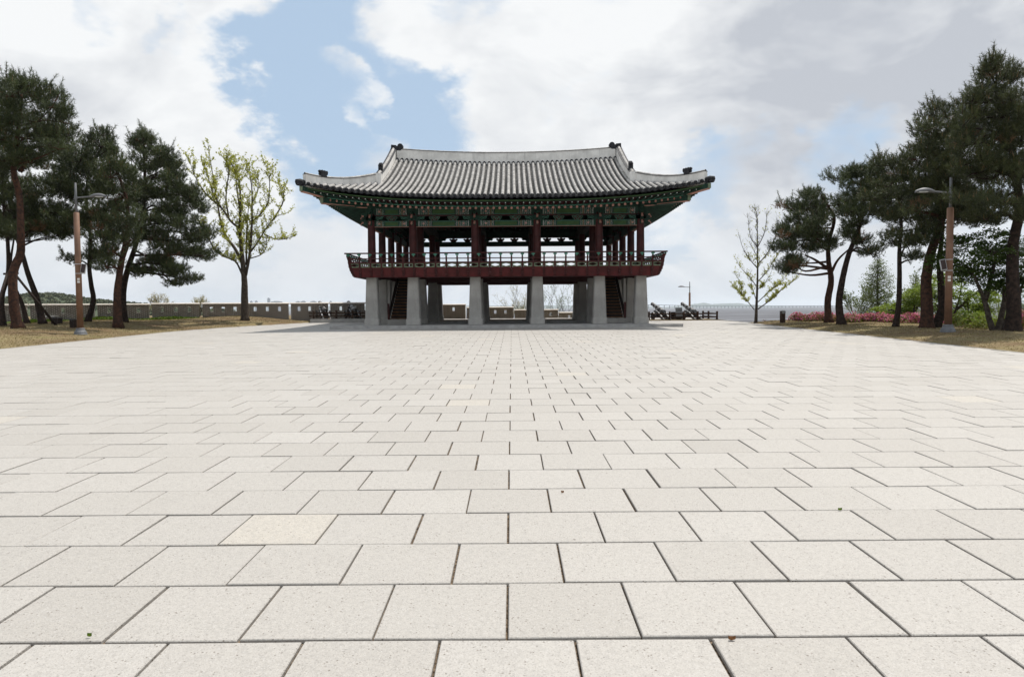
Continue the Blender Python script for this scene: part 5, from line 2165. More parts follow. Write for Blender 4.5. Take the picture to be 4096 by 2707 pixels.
pine('young slim pine trunk behind the reddish pine', 36.5, [(150, 1385), (120, 1290), (85, 1180), (60, 1060), (70, 900)], [(60, 900, 90, 45), (120, 820, 90, 50), (10, 800, 80, 50)], S3, O3, 0.13, 'pine_bark_dark')
pine('pine with curving dark trunk behind the lamp post on the lawn', 36.0, [(480, 1350), (512, 1270), (512, 1190), (490, 1080), (482, 930), (470, 760), (490, 560), (570, 400)],
     [(440, 480, 100, 70), (555, 420, 75, 55), (568, 350, 32, 40), (525, 520, 110, 70), (390, 570, 100, 70), (340, 490, 80, 50), (480, 680, 130, 70), (380, 690, 110, 60), (395, 1040, 45, 32), (520, 1030, 70, 45),
      (560, 820, 110, 60), (450, 830, 90, 50), (500, 400, 40, 30), (620, 450, 60, 45), (340, 620, 80, 50)], S3, O3, 0.145, 'pine_bark_dark')
pine('pine with straight forked trunk in the middle of the lawn', 32.5, [(650, 1390), (642, 1260), (645, 1150), (665, 1030), (690, 900), (690, 720), (650, 560)],
     [(640, 700, 120, 75), (560, 930, 80, 60), (590, 1080, 70, 45), (690, 940, 80, 55), (720, 820, 110, 65), (600, 580, 100, 65), (700, 560, 90, 60), (560, 760, 90, 60), (620, 860, 90, 60), (600, 1010, 60, 40)],
     S3, O3, 0.20, extra=[[(660, 1090), (690, 1010), (720, 930)]])
pine('broad full pine reaching towards the ginkgo, behind the forked pine', 36.0, [(680, 1355), (680, 1230), (700, 1100), (745, 960), (790, 780), (800, 600), (790, 440)],
     [(790, 430, 70, 50), (745, 385, 28, 35), (790, 370, 30, 30), (850, 415, 38, 25), (830, 510, 110, 60), (910, 500, 70, 55), (960, 560, 55, 60), (930, 630, 100, 60), (850, 640, 130, 80), (1020, 690, 90, 45), (1085, 750, 70, 38),
      (900, 760, 150, 75), (1000, 830, 130, 65), (1090, 910, 100, 50), (860, 910, 130, 65), (980, 990, 140, 52), (1110, 1010, 80, 40), (860, 1060, 110, 45), (975, 1105, 100, 36), (1040, 1155, 50, 20), (790, 1120, 60, 28),
      (960, 1180, 32, 18), (750, 700, 90, 60), (930, 470, 35, 35), (880, 470, 30, 30)], S3, O3, 0.185, 'pine_bark_dark')
S4, O4 = 1096 / 1432, (3000, 220)
pine('umbrella shaped pine with upright trunk over the azaleas, nearest the bare ginkgo', 34.0, [(412, 1410), (414, 1290), (424, 1180), (412, 1080), (410, 980), (428, 860), (400, 780)],
     [(330, 735, 70, 32), (215, 800, 70, 28), (300, 800, 85, 42), (270, 870, 90, 42), (200, 930, 80, 38), (165, 1005, 55, 32), (270, 975, 100, 52), (350, 920, 90, 50), (230, 1085, 75, 36), (190, 1125, 45, 22), (375, 1000, 50, 32),
      (420, 780, 65, 36), (395, 850, 60, 36), (420, 985, 40, 24)], S4, O4, 0.185, 'pine_bark', extra=[[(412, 1120), (340, 1070), (285, 1045)], [(426, 1135), (460, 1070), (522, 1010)]], dead=0.05)
pine('pine with trunk leaning inland over the azaleas', 32.0, [(478, 1420), (470, 1300), (478, 1180), (520, 1040), (555, 930), (590, 800), (600, 680)],
     [(480, 640, 90, 28), (580, 610, 85, 30), (655, 595, 60, 32), (560, 710, 95, 50), (640, 690, 90, 50), (520, 800, 80, 60), (600, 800, 95, 55), (640, 1030, 58, 38), (590, 975, 45, 24), (505, 930, 60, 40), (690, 760, 75, 55), (560, 880, 60, 35)],
     S4, O4, 0.185, 'pine_bark_dark')
pine('slender pine with dark red trunk before the conical tree', 29.0, [(760, 1440), (770, 1300), (776, 1150), (782, 1010), (790, 900), (770, 760), (760, 620)],
     [(740, 575, 75, 32), (810, 630, 80, 50), (720, 670, 85, 50), (680, 740, 80, 50), (780, 750, 105, 60), (700, 830, 95, 45), (820, 850, 95, 45), (755, 960, 70, 42), (850, 970, 75, 36), (855, 1060, 40, 20), (900, 900, 65, 45)], S4, O4, 0.125, 'pine_bark_dark', 'pine_needles_warm')
pine('stout pine with thick trunk beside the lamp post on the azalea side', 27.6, [(922, 1448), (922, 1320), (924, 1180), (932, 1060), (972, 950), (992, 820), (985, 650), (970, 480), (975, 320)],
     [(955, 300, 62, 48), (1025, 310, 55, 50), (915, 385, 62, 42), (1000, 400, 105, 60), (895, 475, 72, 44), (865, 540, 52, 34), (980, 510, 125, 70), (920, 620, 110, 60), (1040, 620, 115, 70), (960, 730, 115, 52), (1060, 740, 115, 62), (895, 700, 75, 50),
      (870, 800, 90, 45)], S4, O4, 0.25, 'pine_bark', 'pine_needles_warm')
pine('pine with bent dark trunk close behind the stout pine', 29.0, [(965, 1432), (992, 1330), (1006, 1230), (992, 1080), (985, 980), (1010, 860)],
     [(960, 850, 80, 50), (1100, 850, 105, 50), (1040, 790, 95, 45), (915, 930, 70, 40), (1130, 780, 90, 45), (1180, 860, 90, 45), (1150, 700, 100, 55)], S4, O4, 0.20, 'pine_bark_dark')
pine('tallest pine with dark trunk at the outer end of the azalea strip', 24.7, [(1372, 1468), (1368, 1320), (1372, 1160), (1388, 980), (1400, 800), (1390, 600), (1350, 380), (1290, 180)],
     [(1250, 80, 32, 50), (1205, 150, 55, 50), (1320, 120, 85, 42), (1400, 115, 65, 42), (1250, 235, 115, 60), (1380, 235, 100, 60), (1165, 320, 75, 50), (1280, 330, 120, 55), (1400, 345, 95, 55), (1200, 430, 110, 52), (1340, 455, 115, 52),
      (1425, 430, 75, 70), (1230, 530, 105, 44), (1385, 575, 110, 52), (1150, 610, 90, 52), (1280, 640, 120, 52), (1400, 655, 85, 60), (1200, 750, 110, 52), (1320, 765, 95, 45), (1400, 835, 55, 45), (1480, 300, 100, 120), (1500, 560, 90, 120), (1240, 850, 90, 42),
      (1480, 800, 80, 80), (1160, 240, 50, 40), (1105, 360, 70, 55), (1100, 460, 80, 55), (1105, 560, 80, 55), (1290, 60, 40, 40)], S4, O4, 0.26, 'pine_bark_dark', 'pine_needles_warm', dens=1.1)
# wooden props under the slanting pine
for (x0, y0, x1, y1, D0, D1, lb) in ((80, 1120, 312, 1390, 30.2, 31.5, 'slanting wooden prop pole bracing the reddish pine'), (40, 1120, -60, 1330, 31.0, 30.0, 'short wooden prop pole on the outer side of the reddish pine')):
    a, b = PX(S3 * x0, 280 + S3 * y0, D0), PX(S3 * x1, 280 + S3 * y1, D1)
    b.z = ground_z(b.x, b.y) - 0.05
    e_ = empty('prop_pole', b, lb, 'prop')
    MB().tube([b, a], [0.06, 0.05], 8).build('pole', 'dark_wood', e_, True)
    MB().tube([a + Vector((-0.14, -0.05, -0.02)), a + Vector((0.14, 0.05, 0.02))], 0.045, 8).build('crosspiece', 'dark_wood', e_)


# ---- deciduous trees with traced limbs
def limbed_tree(name, label, cat, D, trunk, limbs, scale, off, r0, leafmat, leaf_fn, bark='grey_bark', limb=1.0, twigs=9, leaf=0.05, gz=None, nleaf=7, twig_len=0.55, group=None):
    s, (ox, oy) = scale, off
    k = D / FPX
    tp = [PX(ox + s * x, oy + s * y, D) for x, y in trunk]
    b = tp[0]
    g = ground_z(b.x, b.y) if gz is None else gz
    tp[0] = Vector((b.x, b.y, g - 0.08))
    root = empty(name, (b.x, b.y, g), label, cat, group)
    tr = MB()
    sp = smooth_path(tp, 5)
    n = len(sp)
    zmax = max(p.z for p in sp)
    rad = [max(0.010, r0 * (1 - 0.95 * (i / (n - 1)) ** (0.9 if limb == 1.0 else 0.6))) for i in range(n)]
    rad[0] *= 1.3
    tr.tube(sp, rad, 10, 0, True, 0.04)
    lc = []

    def twig(p, d, ln, r, lvl):
        q = [p]
        dd = d.copy()
        for i in range(3):
            dd = (dd + Vector((random.gauss(0, 0.16), random.gauss(0, 0.16), 0.14 + random.gauss(0, 0.1)))).normalized()
            q.append(q[-1] + dd * (ln / 3))
        tr.tube(q, [r, r * 0.8, r * 0.6, r * 0.35], 4, 0, False)
        if lvl > 0:
            for i in (1, 2):
                sd = (dd + Vector((random.gauss(0, 0.7), random.gauss(0, 0.7), random.uniform(-0.1, 0.5)))).normalized()
                twig(q[i], sd, ln * 0.6, r * 0.55, lvl - 1)
        pr = leaf_fn(q[-1], b, zmax)
        for i in range(len(q) - 1):
            for _ in range(nleaf):
                if random.random() < pr:
                    t_ = random.random()
                    lc.append(q[i].lerp(q[i + 1], t_) + Vector((random.gauss(0, 0.035), random.gauss(0, 0.035), random.gauss(0, 0.03))))

    allp = [(sp, rad, 0.45)]
    for j, lm in enumerate(limbs):
        base = PX(ox + s * lm[0][0], oy + s * lm[0][1], D)
        slope = random.uniform(-0.75, 0.75)
        pts = []
        for (x, y) in lm:
            p = PX(ox + s * x, oy + s * y, D)
            dl = math.hypot(p.x - base.x, p.z - base.z)
            dy = slope * dl * 0.7
            # keep the traced look while leaving the picture plane
            p = PX(ox + s * x, oy + s * y, D + dy)
            pts.append(p)
        q = smooth_path(pts, 4)
        m = len(q)
        ln = sum((q[i + 1] - q[i]).length for i in range(m - 1))
        r1 = limb * min(r0 * 0.45, 0.012 + 0.0125 * ln)
        rr = [max(0.007, r1 * (1 - 0.85 * i / (m - 1))) for i in range(m)]
        tr.tube(q, rr, 7, 0, True, 0.03)
        allp.append((q, rr, 0.15))
    for q, rr, st in allp:
        m = len(q)
        ln = sum((q[i + 1] - q[i]).length for i in range(m - 1))
        for i in range(int(ln * twigs)):
            t_ = random.uniform(st, 1.0) * (m - 1)
            i0 = min(m - 2, int(t_))
            p = q[i0].lerp(q[i0 + 1], t_ - i0)
            tg = (q[i0 + 1] - q[i0]).normalized()
            d = (tg * 0.7 + Vector((random.gauss(0, 0.75), random.gauss(0, 0.75), random.uniform(-0.1, 0.5)))).normalized()
            twig(p, d, twig_len * random.uniform(0.4, 1.2), min(0.012, rr[i0] * 0.5), 1)
    tr.build('trunk', bark, root, True)
    if lc:
        C = np.array([tuple(p) for p in lc])
        v, t = leaf_quads(C, leaf, 0.8)
        np_mesh('crown', v, t, leafmat, root, RNG.uniform(0, 1, len(t)))
    return root


S5, O5 = 800 / 1568, (700, 560)
limbed_tree('ginkgo_tree', 'tall ginkgo with fresh yellow-green leaves on the lawn before the parapet', 'tree', 40.0,
            [(548, 1372), (545, 1250), (545, 1120), (535, 1000), (522, 860), (510, 700), (512, 520), (500, 320), (415, 130)],
            [[(530, 1060), (485, 965), (440, 935), (350, 895), (270, 790), (215, 640)], [(535, 980), (470, 850), (400, 760), (360, 640), (330, 480), (300, 300), (260, 50)],
             [(505, 690), (440, 640), (370, 540), (250, 430), (160, 290), (110, 150)], [(555, 1060), (585, 900), (600, 720), (605, 560), (600, 350), (560, 180)],
             [(590, 880), (650, 800), (710, 700), (780, 610), (880, 570)], [(700, 740), (800, 780), (900, 765), (960, 740)], [(605, 640), (680, 570), (735, 470), (740, 300), (720, 200)],
             [(780, 610), (850, 480), (840, 370), (805, 330)], [(585, 930), (680, 895), (720, 820), (700, 740)], [(510, 560), (480, 330), (470, 150)], [(420, 600), (400, 450), (420, 250), (400, 130)],
             [(560, 980), (560, 800), (570, 600), (585, 470)], [(370, 540), (300, 420), (250, 260), (215, 180)], [(300, 850), (240, 700), (200, 520)], [(605, 500), (650, 380), (650, 260)]],
            S5, O5, 0.235, 'ginkgo_leaf', lambda p, b, zm: 0.62 if p.z > b.z + 1.5 else 0.2, twigs=7.5, leaf=0.092, nleaf=5, twig_len=0.72)
S6, O6 = 800 / 2240, (2550, 800)
limbed_tree('bare_ginkgo', 'slim ginkgo with bare upper branches and sparse leaves at the plaza edge', 'tree', 37.0,
            [(1325, 1382), (1332, 1200), (1342, 950), (1346, 700), (1342, 450), (1338, 180), (1310, 100)],
            [[(1330, 960), (1250, 860), (1160, 760), (1100, 660)], [(1310, 1230), (1220, 1120), (1140, 1030), (1040, 920)], [(1338, 760), (1240, 640), (1170, 510), (1130, 360)], [(1342, 530), (1270, 420), (1245, 280), (1235, 150)],
             [(1345, 530), (1420, 370), (1445, 200), (1440, 130)], [(1350, 720), (1450, 600), (1540, 420), (1560, 200)], [(1350, 910), (1450, 800), (1550, 640), (1580, 560)], [(1350, 1140), (1480, 1020), (1600, 930), (1660, 850)],
             [(1350, 1220), (1500, 1110), (1640, 980), (1760, 890), (1860, 760)], [(1345, 1000), (1400, 960), (1470, 860), (1520, 760)], [(1325, 1110), (1280, 960), (1270, 860)], [(1170, 1060), (1150, 930), (1080, 800)], [(1342, 640), (1290, 540), (1250, 470)]],
            S6, O6, 0.105, 'ginkgo_leaf', lambda p, b, zm: 0.60 if p.z < b.z + 2.3 else (0.14 if p.z < b.z + 3.8 else 0.03), limb=0.68, twigs=13, leaf=0.075, nleaf=4, twig_len=0.36)


def wild_tree(name, label, cat, base, H, spread, leafmat, leafprob, levels=4, r0=0.10, leaf=0.06, bark='twig', stems=3, nleaf=5, group=None, up=0.35):
    b = Vector(base)
    root = empty(name, b, label, cat, group)
    tr = MB()
    lc = []

    def grow(p, d, ln, r, lvl):
        q = [p]
        dd = d.copy()
        for i in range(4):
            dd = (dd + Vector((random.gauss(0, 0.13), random.gauss(0, 0.13), up * 0.25 + random.gauss(0, 0.06)))).normalized()
            q.append(q[-1] + dd * (ln / 4))
        tr.tube(q, [r * (1 - 0.12 * i) for i in range(5)], 6 if lvl > 2 else 4, 0, False)
        if lvl <= 1:
            for i in range(4):
                for _ in range(nleaf):
                    if random.random() < leafprob:
                        lc.append(q[i].lerp(q[i + 1], random.random()) + Vector((random.gauss(0, .05), random.gauss(0, .05), random.gauss(0, .04))))
        if lvl > 0:
            for i in range(random.choice((2, 3, 3))):
                j = random.choice((2, 3, 4, 4))
                nd = (dd + Vector((random.gauss(0, spread), random.gauss(0, spread), random.uniform(-0.1, 0.35)))).normalized()
                grow(q[j], nd, ln * random.uniform(0.55, 0.8), r * 0.55, lvl - 1)
    for s_ in range(stems):
        a = 2 * math.pi * s_ / max(1, stems) + random.uniform(-.5, .5)
        d = Vector((math.cos(a) * 0.28, math.sin(a) * 0.28, 1)).normalized() if stems > 1 else Vector((0, 0, 1))
        grow(b - UP * 0.1, d, H * 0.40, r0, levels)
    tr.build('trunk', bark, root, True)
    if lc:
        C = np.array([tuple(p) for p in lc])
        v, t = leaf_quads(C, leaf, 0.75)
        np_mesh('crown', v, t, leafmat, root, RNG.uniform(0, 1, len(t)))
    return root


# half-bare trees beyond the parapet, seen under the pavilion
for (px, D, ytop, lb, pr, lm) in ((2052, 62, 1140, 'nearly bare spreading tree seen between the pavilion piers', 0.14, 'blossom_pale'), (2222, 64, 1145, 'half-bare tree with green leaves below, seen between the pavilion piers', 0.22, 'larch_leaf')):
    t0 = PX(px, ytop, D)
    zb = ground_z(t0.x, D)
    wild_tree('half_bare_tree', lb, 'tree', (t0.x, D, zb), (t0.z - zb) * 1.0, 0.55, lm, pr, 5, 0.085, 0.075, 'grey_bark', 4)
# pale flowering shrubs peeping over the parapet on the left
for (px, D, ytop, lb) in ((625, 48, 1158, 'pale budding shrub rising above the parapet beside the broad pine'), (795, 50, 1172, 'small pale budding shrub above the parapet near the ginkgo')):
    t0 = PX(px, ytop, D)
    zb = ground_z(t0.x, D)
    wild_tree('budding_shrub', lb, 'shrub', (t0.x, D, zb), (t0.z - zb) * 1.0, 0.42, 'blossom_pale', 0.30, 3, 0.03, 0.06, 'twig', 9)


# ---- leafy trees on the slope to the right: layered leaf pads on limbs
def pad_tree(name, label, D, stems, pads, scale, off, r0, leafmat, leaf, dens, bark='grey_bark', flat=0.9, gz=None, thick=0.25):
    s, (ox, oy) = scale, off
    k = D / FPX
    b0 = PX(ox + s * stems[0][0][0], oy + s * stems[0][0][1], D)
    g = ground_z(b0.x, b0.y) if gz is None else gz
    root = empty(name, (b0.x, b0.y, g), label, 'tree')
    tr = MB()
    paths = []
    for st in stems:
        pts = [PX(ox + s * x, oy + s * y, D) for x, y in st]
        if st is stems[0] or abs(st[0][1] - stems[0][0][1]) < 12:
            pts[0].z = g - 0.1
        q = smooth_path(pts, 4)
        m = len(q)
        tr.tube(q, [r0 * (1 - 0.7 * i / (m - 1)) for i in range(m)], 8, 0, True, 0.04)
        paths.append(q)
    cs, ts = [], []
    for (cx, cy, rx, ry) in pads:
        c = PX(ox + s * cx, oy + s * cy, D) + Vector((0, random.gauss(0, 0.8), 0))
        RX, RZ = rx * s * k, ry * s * k
        RY = RX * random.uniform(0.7, 1.1)
        best = min(((q_ - c).length, q_) for q in paths for q_ in q[len(q) // 3:])[1]
        tr.tube([best, best.lerp(c, 0.5) + UP * 0.06, c], [0.03, 0.02, 0.01], 5, 0, False)
        nl = max(4, int(11 * math.sqrt(RX * RY) + 3))
        for _ in range(nl):
            a, r_ = random.uniform(0, 6.28), math.sqrt(random.random())
            lay = np.array([c.x + RX * r_ * math.cos(a), c.y + RY * r_ * math.sin(a), c.z + random.uniform(-RZ, RZ)])
            rl = random.uniform(0.22, 0.45)
            n = int(dens * 150 * rl * rl / 0.1)
            o_ = RNG.normal(size=(n, 3)) * np.array([rl, rl, rl * thick]) * 0.6
            o_[:, 2] -= 0.35 * (o_[:, 0] ** 2 + o_[:, 1] ** 2) / rl
            cs.append(lay + o_)
            ts.append(np.clip(RNG.normal(random.uniform(0.3, 0.7), 0.2, n), 0, 1))
            if random.random() < 0.5:
                tr.tube([c, Vector(lay)], [0.012, 0.006], 4, 0, False)
    tr.build('trunk', bark, root, True)
    C = np.concatenate(cs)
    v, t = leaf_quads(C, leaf, 0.75, flat)
    np_mesh('crown', v, t, leafmat, root, np.concatenate(ts))
    return root


pad_tree('maple_tree', 'dark leafy maple with forked trunk behind the tallest pine', 25.6,
         [[(1275, 1462), (1250, 1380), (1225, 1280), (1195, 1210), (1170, 1150)], [(1225, 1280), (1245, 1220), (1270, 1120), (1285, 1040)], [(1290, 1462), (1310, 1380), (1330, 1280), (1330, 1220), (1390, 1180)], [(1300, 1440), (1345, 1380), (1390, 1300), (1430, 1180)]],
         [(1180, 960, 90, 40), (1120, 1020, 70, 45), (1220, 1040, 100, 45), (1130, 1100, 75, 40), (1200, 1140, 90, 40), (1290, 960, 80, 45), (1330, 1040, 90, 45), (1300, 1100, 70, 30), (1340, 1160, 70, 30), (1400, 980, 80, 60), (1410, 1080, 70, 45), (1420, 1190, 60, 30), (1260, 1200, 45, 22), (1080, 1060, 45, 40), (1440, 1040, 70, 90)],
         S4, O4, 0.12, 'shade_leaf', 0.085, 1.0)
pad_tree('maple_tree', 'bright green layered maple sunlit behind the lamp post', 33.0,
         [[(1060, 1470), (1050, 1400), (1080, 1320), (1100, 1240), (1110, 1160)], [(1050, 1410), (1000, 1340), (960, 1290)], [(1080, 1330), (1150, 1270), (1190, 1230)]],
         [(1100, 1170, 90, 35), (1020, 1220, 70, 35), (1160, 1250, 90, 35), (1060, 1290, 90, 40), (1200, 1310, 80, 35), (1120, 1340, 90, 40), (1000, 1370, 80, 35), (1230, 1250, 40, 25), (1080, 1400, 90, 35), (1190, 1390, 70, 35), (1250, 1290, 40, 25)],
         S4, O4, 0.07, 'maple_leaf', 0.085, 1.0)
pad_tree('maple_tree', 'bright green layered maple behind the slender pine and azaleas', 33.5,
         [[(850, 1470), (850, 1390), (860, 1300), (850, 1240)], [(850, 1400), (800, 1350), (740, 1330)], [(855, 1340), (900, 1290), (930, 1250)]],
         [(855, 1225, 60, 28), (820, 1280, 60, 28), (890, 1270, 55, 30), (760, 1340, 70, 28), (840, 1340, 80, 35), (720, 1380, 60, 25), (800, 1400, 90, 30), (900, 1350, 70, 35), (930, 1230, 35, 25), (960, 1390, 60, 30), (740, 1410, 60, 20), (870, 1400, 70, 30)],
         S4, O4, 0.06, 'maple_leaf', 0.085, 1.0)


def conifer(label, D, px, ytop, ybase, wpx, leafmat='larch_leaf', n=70, dens=1.0):
    top, base = PX(px, ytop, D), PX(px, ybase, D)
    H = top.z - base.z
    Wd = wpx * D / FPX / 2
    zg = min(base.z, ground_z(base.x, D))
    root = empty('conical_tree', (base.x, D, zg), label, 'tree', None)
    tr = MB().tube([(base.x, D, zg - 0.1), (base.x, D, (base.z + top.z) / 2), tuple(top)], [0.09, 0.05, 0.008], 7)
    cs = []
    for i in range(n):
        f_ = (i + random.random()) / n
        z = base.z + H * (0.06 + 0.94 * f_)
        ln = Wd * (1 - f_) ** 0.8 * random.uniform(0.6, 1.15) + 0.08
        a = random.uniform(0, 6.28)
        d = Vector((math.cos(a), math.sin(a), 0.32))
        p0 = Vector((base.x, D, z))
        p1 = p0 + d * ln
        tr.tube([p0, p0.lerp(p1, 0.5) + UP * 0.03, p1], [0.014, 0.010, 0.004], 4, 0, False)
        m = int(dens * (10 + 48 * ln))
        for _ in range(m):
            t_ = random.uniform(0.15, 1.0)
            q = p0.lerp(p1, t_)
            w = 0.16 * (1.15 - t_ * 0.5)
            cs.append((q.x + random.gauss(0, w), q.y + random.gauss(0, w), q.z + random.gauss(0, 0.06)))
    tr.build('trunk', 'twig', root, True)
    v, t = leaf_quads(np.array(cs), 0.075, 0.55, 0.3)
    np_mesh('crown', v, t, leafmat, root, RNG.uniform(0, 1, len(t)))
    return root


conifer('pale green conical tree behind the azaleas and the slender pine', 38.0, 3509, 1040, 1300, 215, n=140, dens=1.35)
conifer('pale green pointed tree behind the bright maple and stout pine', 42.0, 3662, 1098, 1310, 110, n=60)
conifer('small pointed tree behind the forked maple', 44.0, 3994, 1182, 1330, 90, n=50)
for (px, D, ytop, H, lb) in ((3430, 40, 1140, 0, 'thin twiggy shrub beside the conical tree'), (3600, 41, 1105, 0, 'thin twiggy tree between the conical trees'), (4075, 38, 1150, 0, 'twiggy half-leaved tree behind the tallest pine'), (3880, 40, 1180, 0, 'thin budding tree behind the sunlit maple')):
    t0 = PX(px, ytop, D)
    zb = min(ground_z(t0.x, D), PX(px, 1310, D).z)
    wild_tree('budding_tree', lb, 'tree', (t0.x, D, zb), (t0.z - zb), 0.42, 'larch_leaf', 0.45, 4, 0.045, 0.075, 'twig', 3)


# ---- shrubs: azaleas in flower, hedge, undergrowth
def shrub(name, label, cat, c, rx, ry, h, mats, flower, n, leaf, group=None):
    root = empty(name, c, label, cat, group)
    th = RNG.uniform(0, 2 * math.pi, n)
    r_ = RNG.uniform(0, 1, n) ** 0.5
    bumps = 0.8 + 0.25 * np.sin(th * 3 + c[0] * 5) + RNG.normal(0, 0.06, n)
    x = c[0] + rx * r_ * np.cos(th) * bumps
    y = c[1] + ry * r_ * np.sin(th) * bumps
    top = h * np.sqrt(np.clip(1 - r_ ** 2.6, 0, 1)) * (0.85 + 0.2 * np.sin(th * 4 + 1))
    z = c[2] + top * (1 - RNG.uniform(0, 1, n) ** 2.2 * 0.9)
    C = np.stack([x, y, z], axis=1)
    v, t = leaf_quads(C, leaf, 0.8, 0.4)
    hh = (z - c[2]) / h
    patch = np.sin(x * 3.1 + 0.7) * np.sin(y * 2.3 + x * 1.3) * 0.18
    mi = (RNG.uniform(0, 1, n) < flower * (0.45 + 0.75 * hh + patch)).astype(np.int32)
    st = MB()
    for _ in range(10):
        a = random.uniform(0, 6.28)
        st.tube([(c[0], c[1], c[2] - 0.05), (c[0] + rx * 0.6 * math.cos(a), c[1] + ry * 0.6 * math.sin(a), c[2] + h * 0.7)], [0.012, 0.006], 4, 0, False)
    st.build('stem', 'twig', root)
    np_mesh('foliage', v, t, mats, root, RNG.uniform(0, 1, len(t)), mi)
    return root


AG = 'azalea bushes in flower along the edge'
i = 0
for px in list(range(3190, 3500, 36)) + list(range(3520, 3770, 40)) + [4080, 4115]:
    k = (px - 3180) / 900.0
    D = 36.2 - 8.2 * k + random.uniform(-0.25, 0.25)
    if px > 4000:
        D = 27.0
    p = on_ground(px, D)
    p.z -= 0.02
    shrub('azalea_bush', 'rounded azalea bush covered in pink blossom under the pines', 'azalea', p, random.uniform(0.45, 0.65), random.uniform(0.4, 0.6), random.uniform(0.34, 0.50) if px < 4000 else 0.75, ['azalea_leaf', 'blossom_pink'],
          0.62, 1100, 0.07, AG)
    i += 1
for (px, D, h, lb) in ((3900, 28.5, 0.55, 'low green shrub below the sunlit maple'), (3850, 30.0, 0.5, 'low olive shrub behind the lamp post base'), (3950, 27.5, 0.4, 'low green shrub at the foot of the forked maple'), (4030, 27.2, 0.5, 'low green shrub between the forked maple and tallest pine')):
    p = on_ground(px, D)
    shrub('low_shrub', lb, 'shrub', p, 0.8, 0.6, h, ['azalea_leaf', 'maple_leaf'], 0.6, 1100, 0.075)
for (px, D, w) in ((3060, 39.2, 0.5), (2960, 41.5, 0.6), (3230, 38.0, 0.5)):
    p = on_ground(px, D)
    wild_tree('dry_weed', 'dry thin weeds at the plaza edge by the sea', 'weed', p, 0.30, 0.5, 'dry_leaf_brown', 0.06, 2, 0.006, 0.04, 'twig', 5, group='weeds at the plaza edge')
# bright green ground cover along the foot of the parapet
hc, ht = [], []
for px in np.arange(-60, 800, 1.2):
    q = wall_pt(px)
    for _ in range(7):
        x, y = q.x + random.gauss(0, 0.1), q.y - 0.35 - abs(random.gauss(0, 0.22))
        hc.append((x, y, ground_z(x, y) + random.uniform(0.0, 0.17) * (0.7 + 0.4 * math.sin(x * 2.1))))
v, t = leaf_quads(np.array(hc), 0.10, 0.6)
o = np_mesh('ground_cover', v, t, 'hedge_leaf', None, RNG.uniform(0, 1, len(t)))
tag(o, 'bright green low ground cover along the foot of the parapet', 'ground cover', None, 'stuff')


# dry grass blades over the lawn nearest the plaza
def blades(n, xr, yr, inside):
    v = []
    tt = []
    cnt = 0
    while cnt < n:
        x, y = random.uniform(*xr), random.uniform(*yr)
        if not inside(x, y):
            continue
        z = ground_z(x, y)
        a = random.uniform(0, 6.28)
        h = random.uniform(0.02, 0.055)
        w = 0.012
        lx, ly = random.gauss(0, 0.03), random.gauss(0, 0.03)
        v += [(x - w * math.cos(a), y - w * math.sin(a), z - 0.01), (x + w * math.cos(a), y + w * math.sin(a), z - 0.01), (x + lx, y + ly, z + h)]
        tt.append(random.random())
        cnt += 1
    return np.array(v), np.arange(3 * n, dtype=np.int32).reshape(-1, 3), np.array(tt)


leaf_mat('straw', (0.13, 0.095, 0.05), (0.30, 0.25, 0.13), 0.2)
v, t, tt = blades(42000, (-27, -11.5), (19, 46), lambda x, y: x < left_edge(y) - 0.03)
o = np_mesh('dry_grass', v, t, 'straw', None, tt)
tag(o, 'short dry straw-coloured grass on the lawn before the parapet', 'grass', None, 'stuff')
v, t, tt = blades(14000, (12.9, 19), (16, 40), lambda x, y: x > PL_X1 + 0.08)
o = np_mesh('dry_grass', v, t, 'straw', None, tt)
tag(o, 'sparse dry grass on the azalea strip', 'grass', None, 'stuff')

# pine cones and fallen leaves, small things on the paving
for (px, py, lb, sz, mt) in ((2928, 2562, 'curled brown dry leaf lying in a paving joint', 0.020, 'dry_leaf_brown'), (358, 2548, 'small green weed leaf in a paving joint', 0.013, 'hedge_leaf'), (2250, 1972, 'small dark pebble-like leaf on a slab', 0.014, 'dry_leaf_brown'),
                             (3360, 2042, 'tuft of moss in a paving joint', 0.018, 'hedge_leaf')):
    p = ground_hit(px, py)
    vs = []
    m_ = MB()
    n = 6
    for i in range(n + 1):
        t_ = i / n
        w = sz * 0.45 * math.sin(math.pi * (0.08 + 0.88 * t_))
        zz = 0.004 + sz * 0.5 * (t_ - 0.5) ** 2 * 2
        vs += [(p.x + sz * 1.6 * (t_ - .5), p.y - w, p.z + zz + 0.012), (p.x + sz * 1.6 * (t_ - .5), p.y, p.z + zz), (p.x + sz * 1.6 * (t_ - .5), p.y + w, p.z + zz + 0.014)]
    fs = []
    for i in range(n):
        for q in (0, 1):
            fs.append((i * 3 + q, i * 3 + q + 1, (i + 1) * 3 + q + 1, (i + 1) * 3 + q))
    m_.add(vs, fs, 0, 0.5)
    o = m_.build('fallen_leaf', mt)
    tag(o, lb, 'leaf')

# ------------------------------------------------------------------ far things
# wooded hill on the left
hill_D = 640.0
hc = PX(250, 1190, hill_D)
hm = MB()
prof_px = [(-420, 1236), (-150, 1225), (30, 1208), (110, 1178), (170, 1168), (230, 1172), (290, 1184), (350, 1194), (420, 1199), (480, 1204), (560, 1212), (680, 1224), (900, 1236)]


def hill_top(x):
    for (a, ya), (b, yb) in zip(prof_px[:-1], prof_px[1:]):
        if a <= x <= b:
            return ya + (yb - ya) * (x - a) / (b - a)
    return 1240


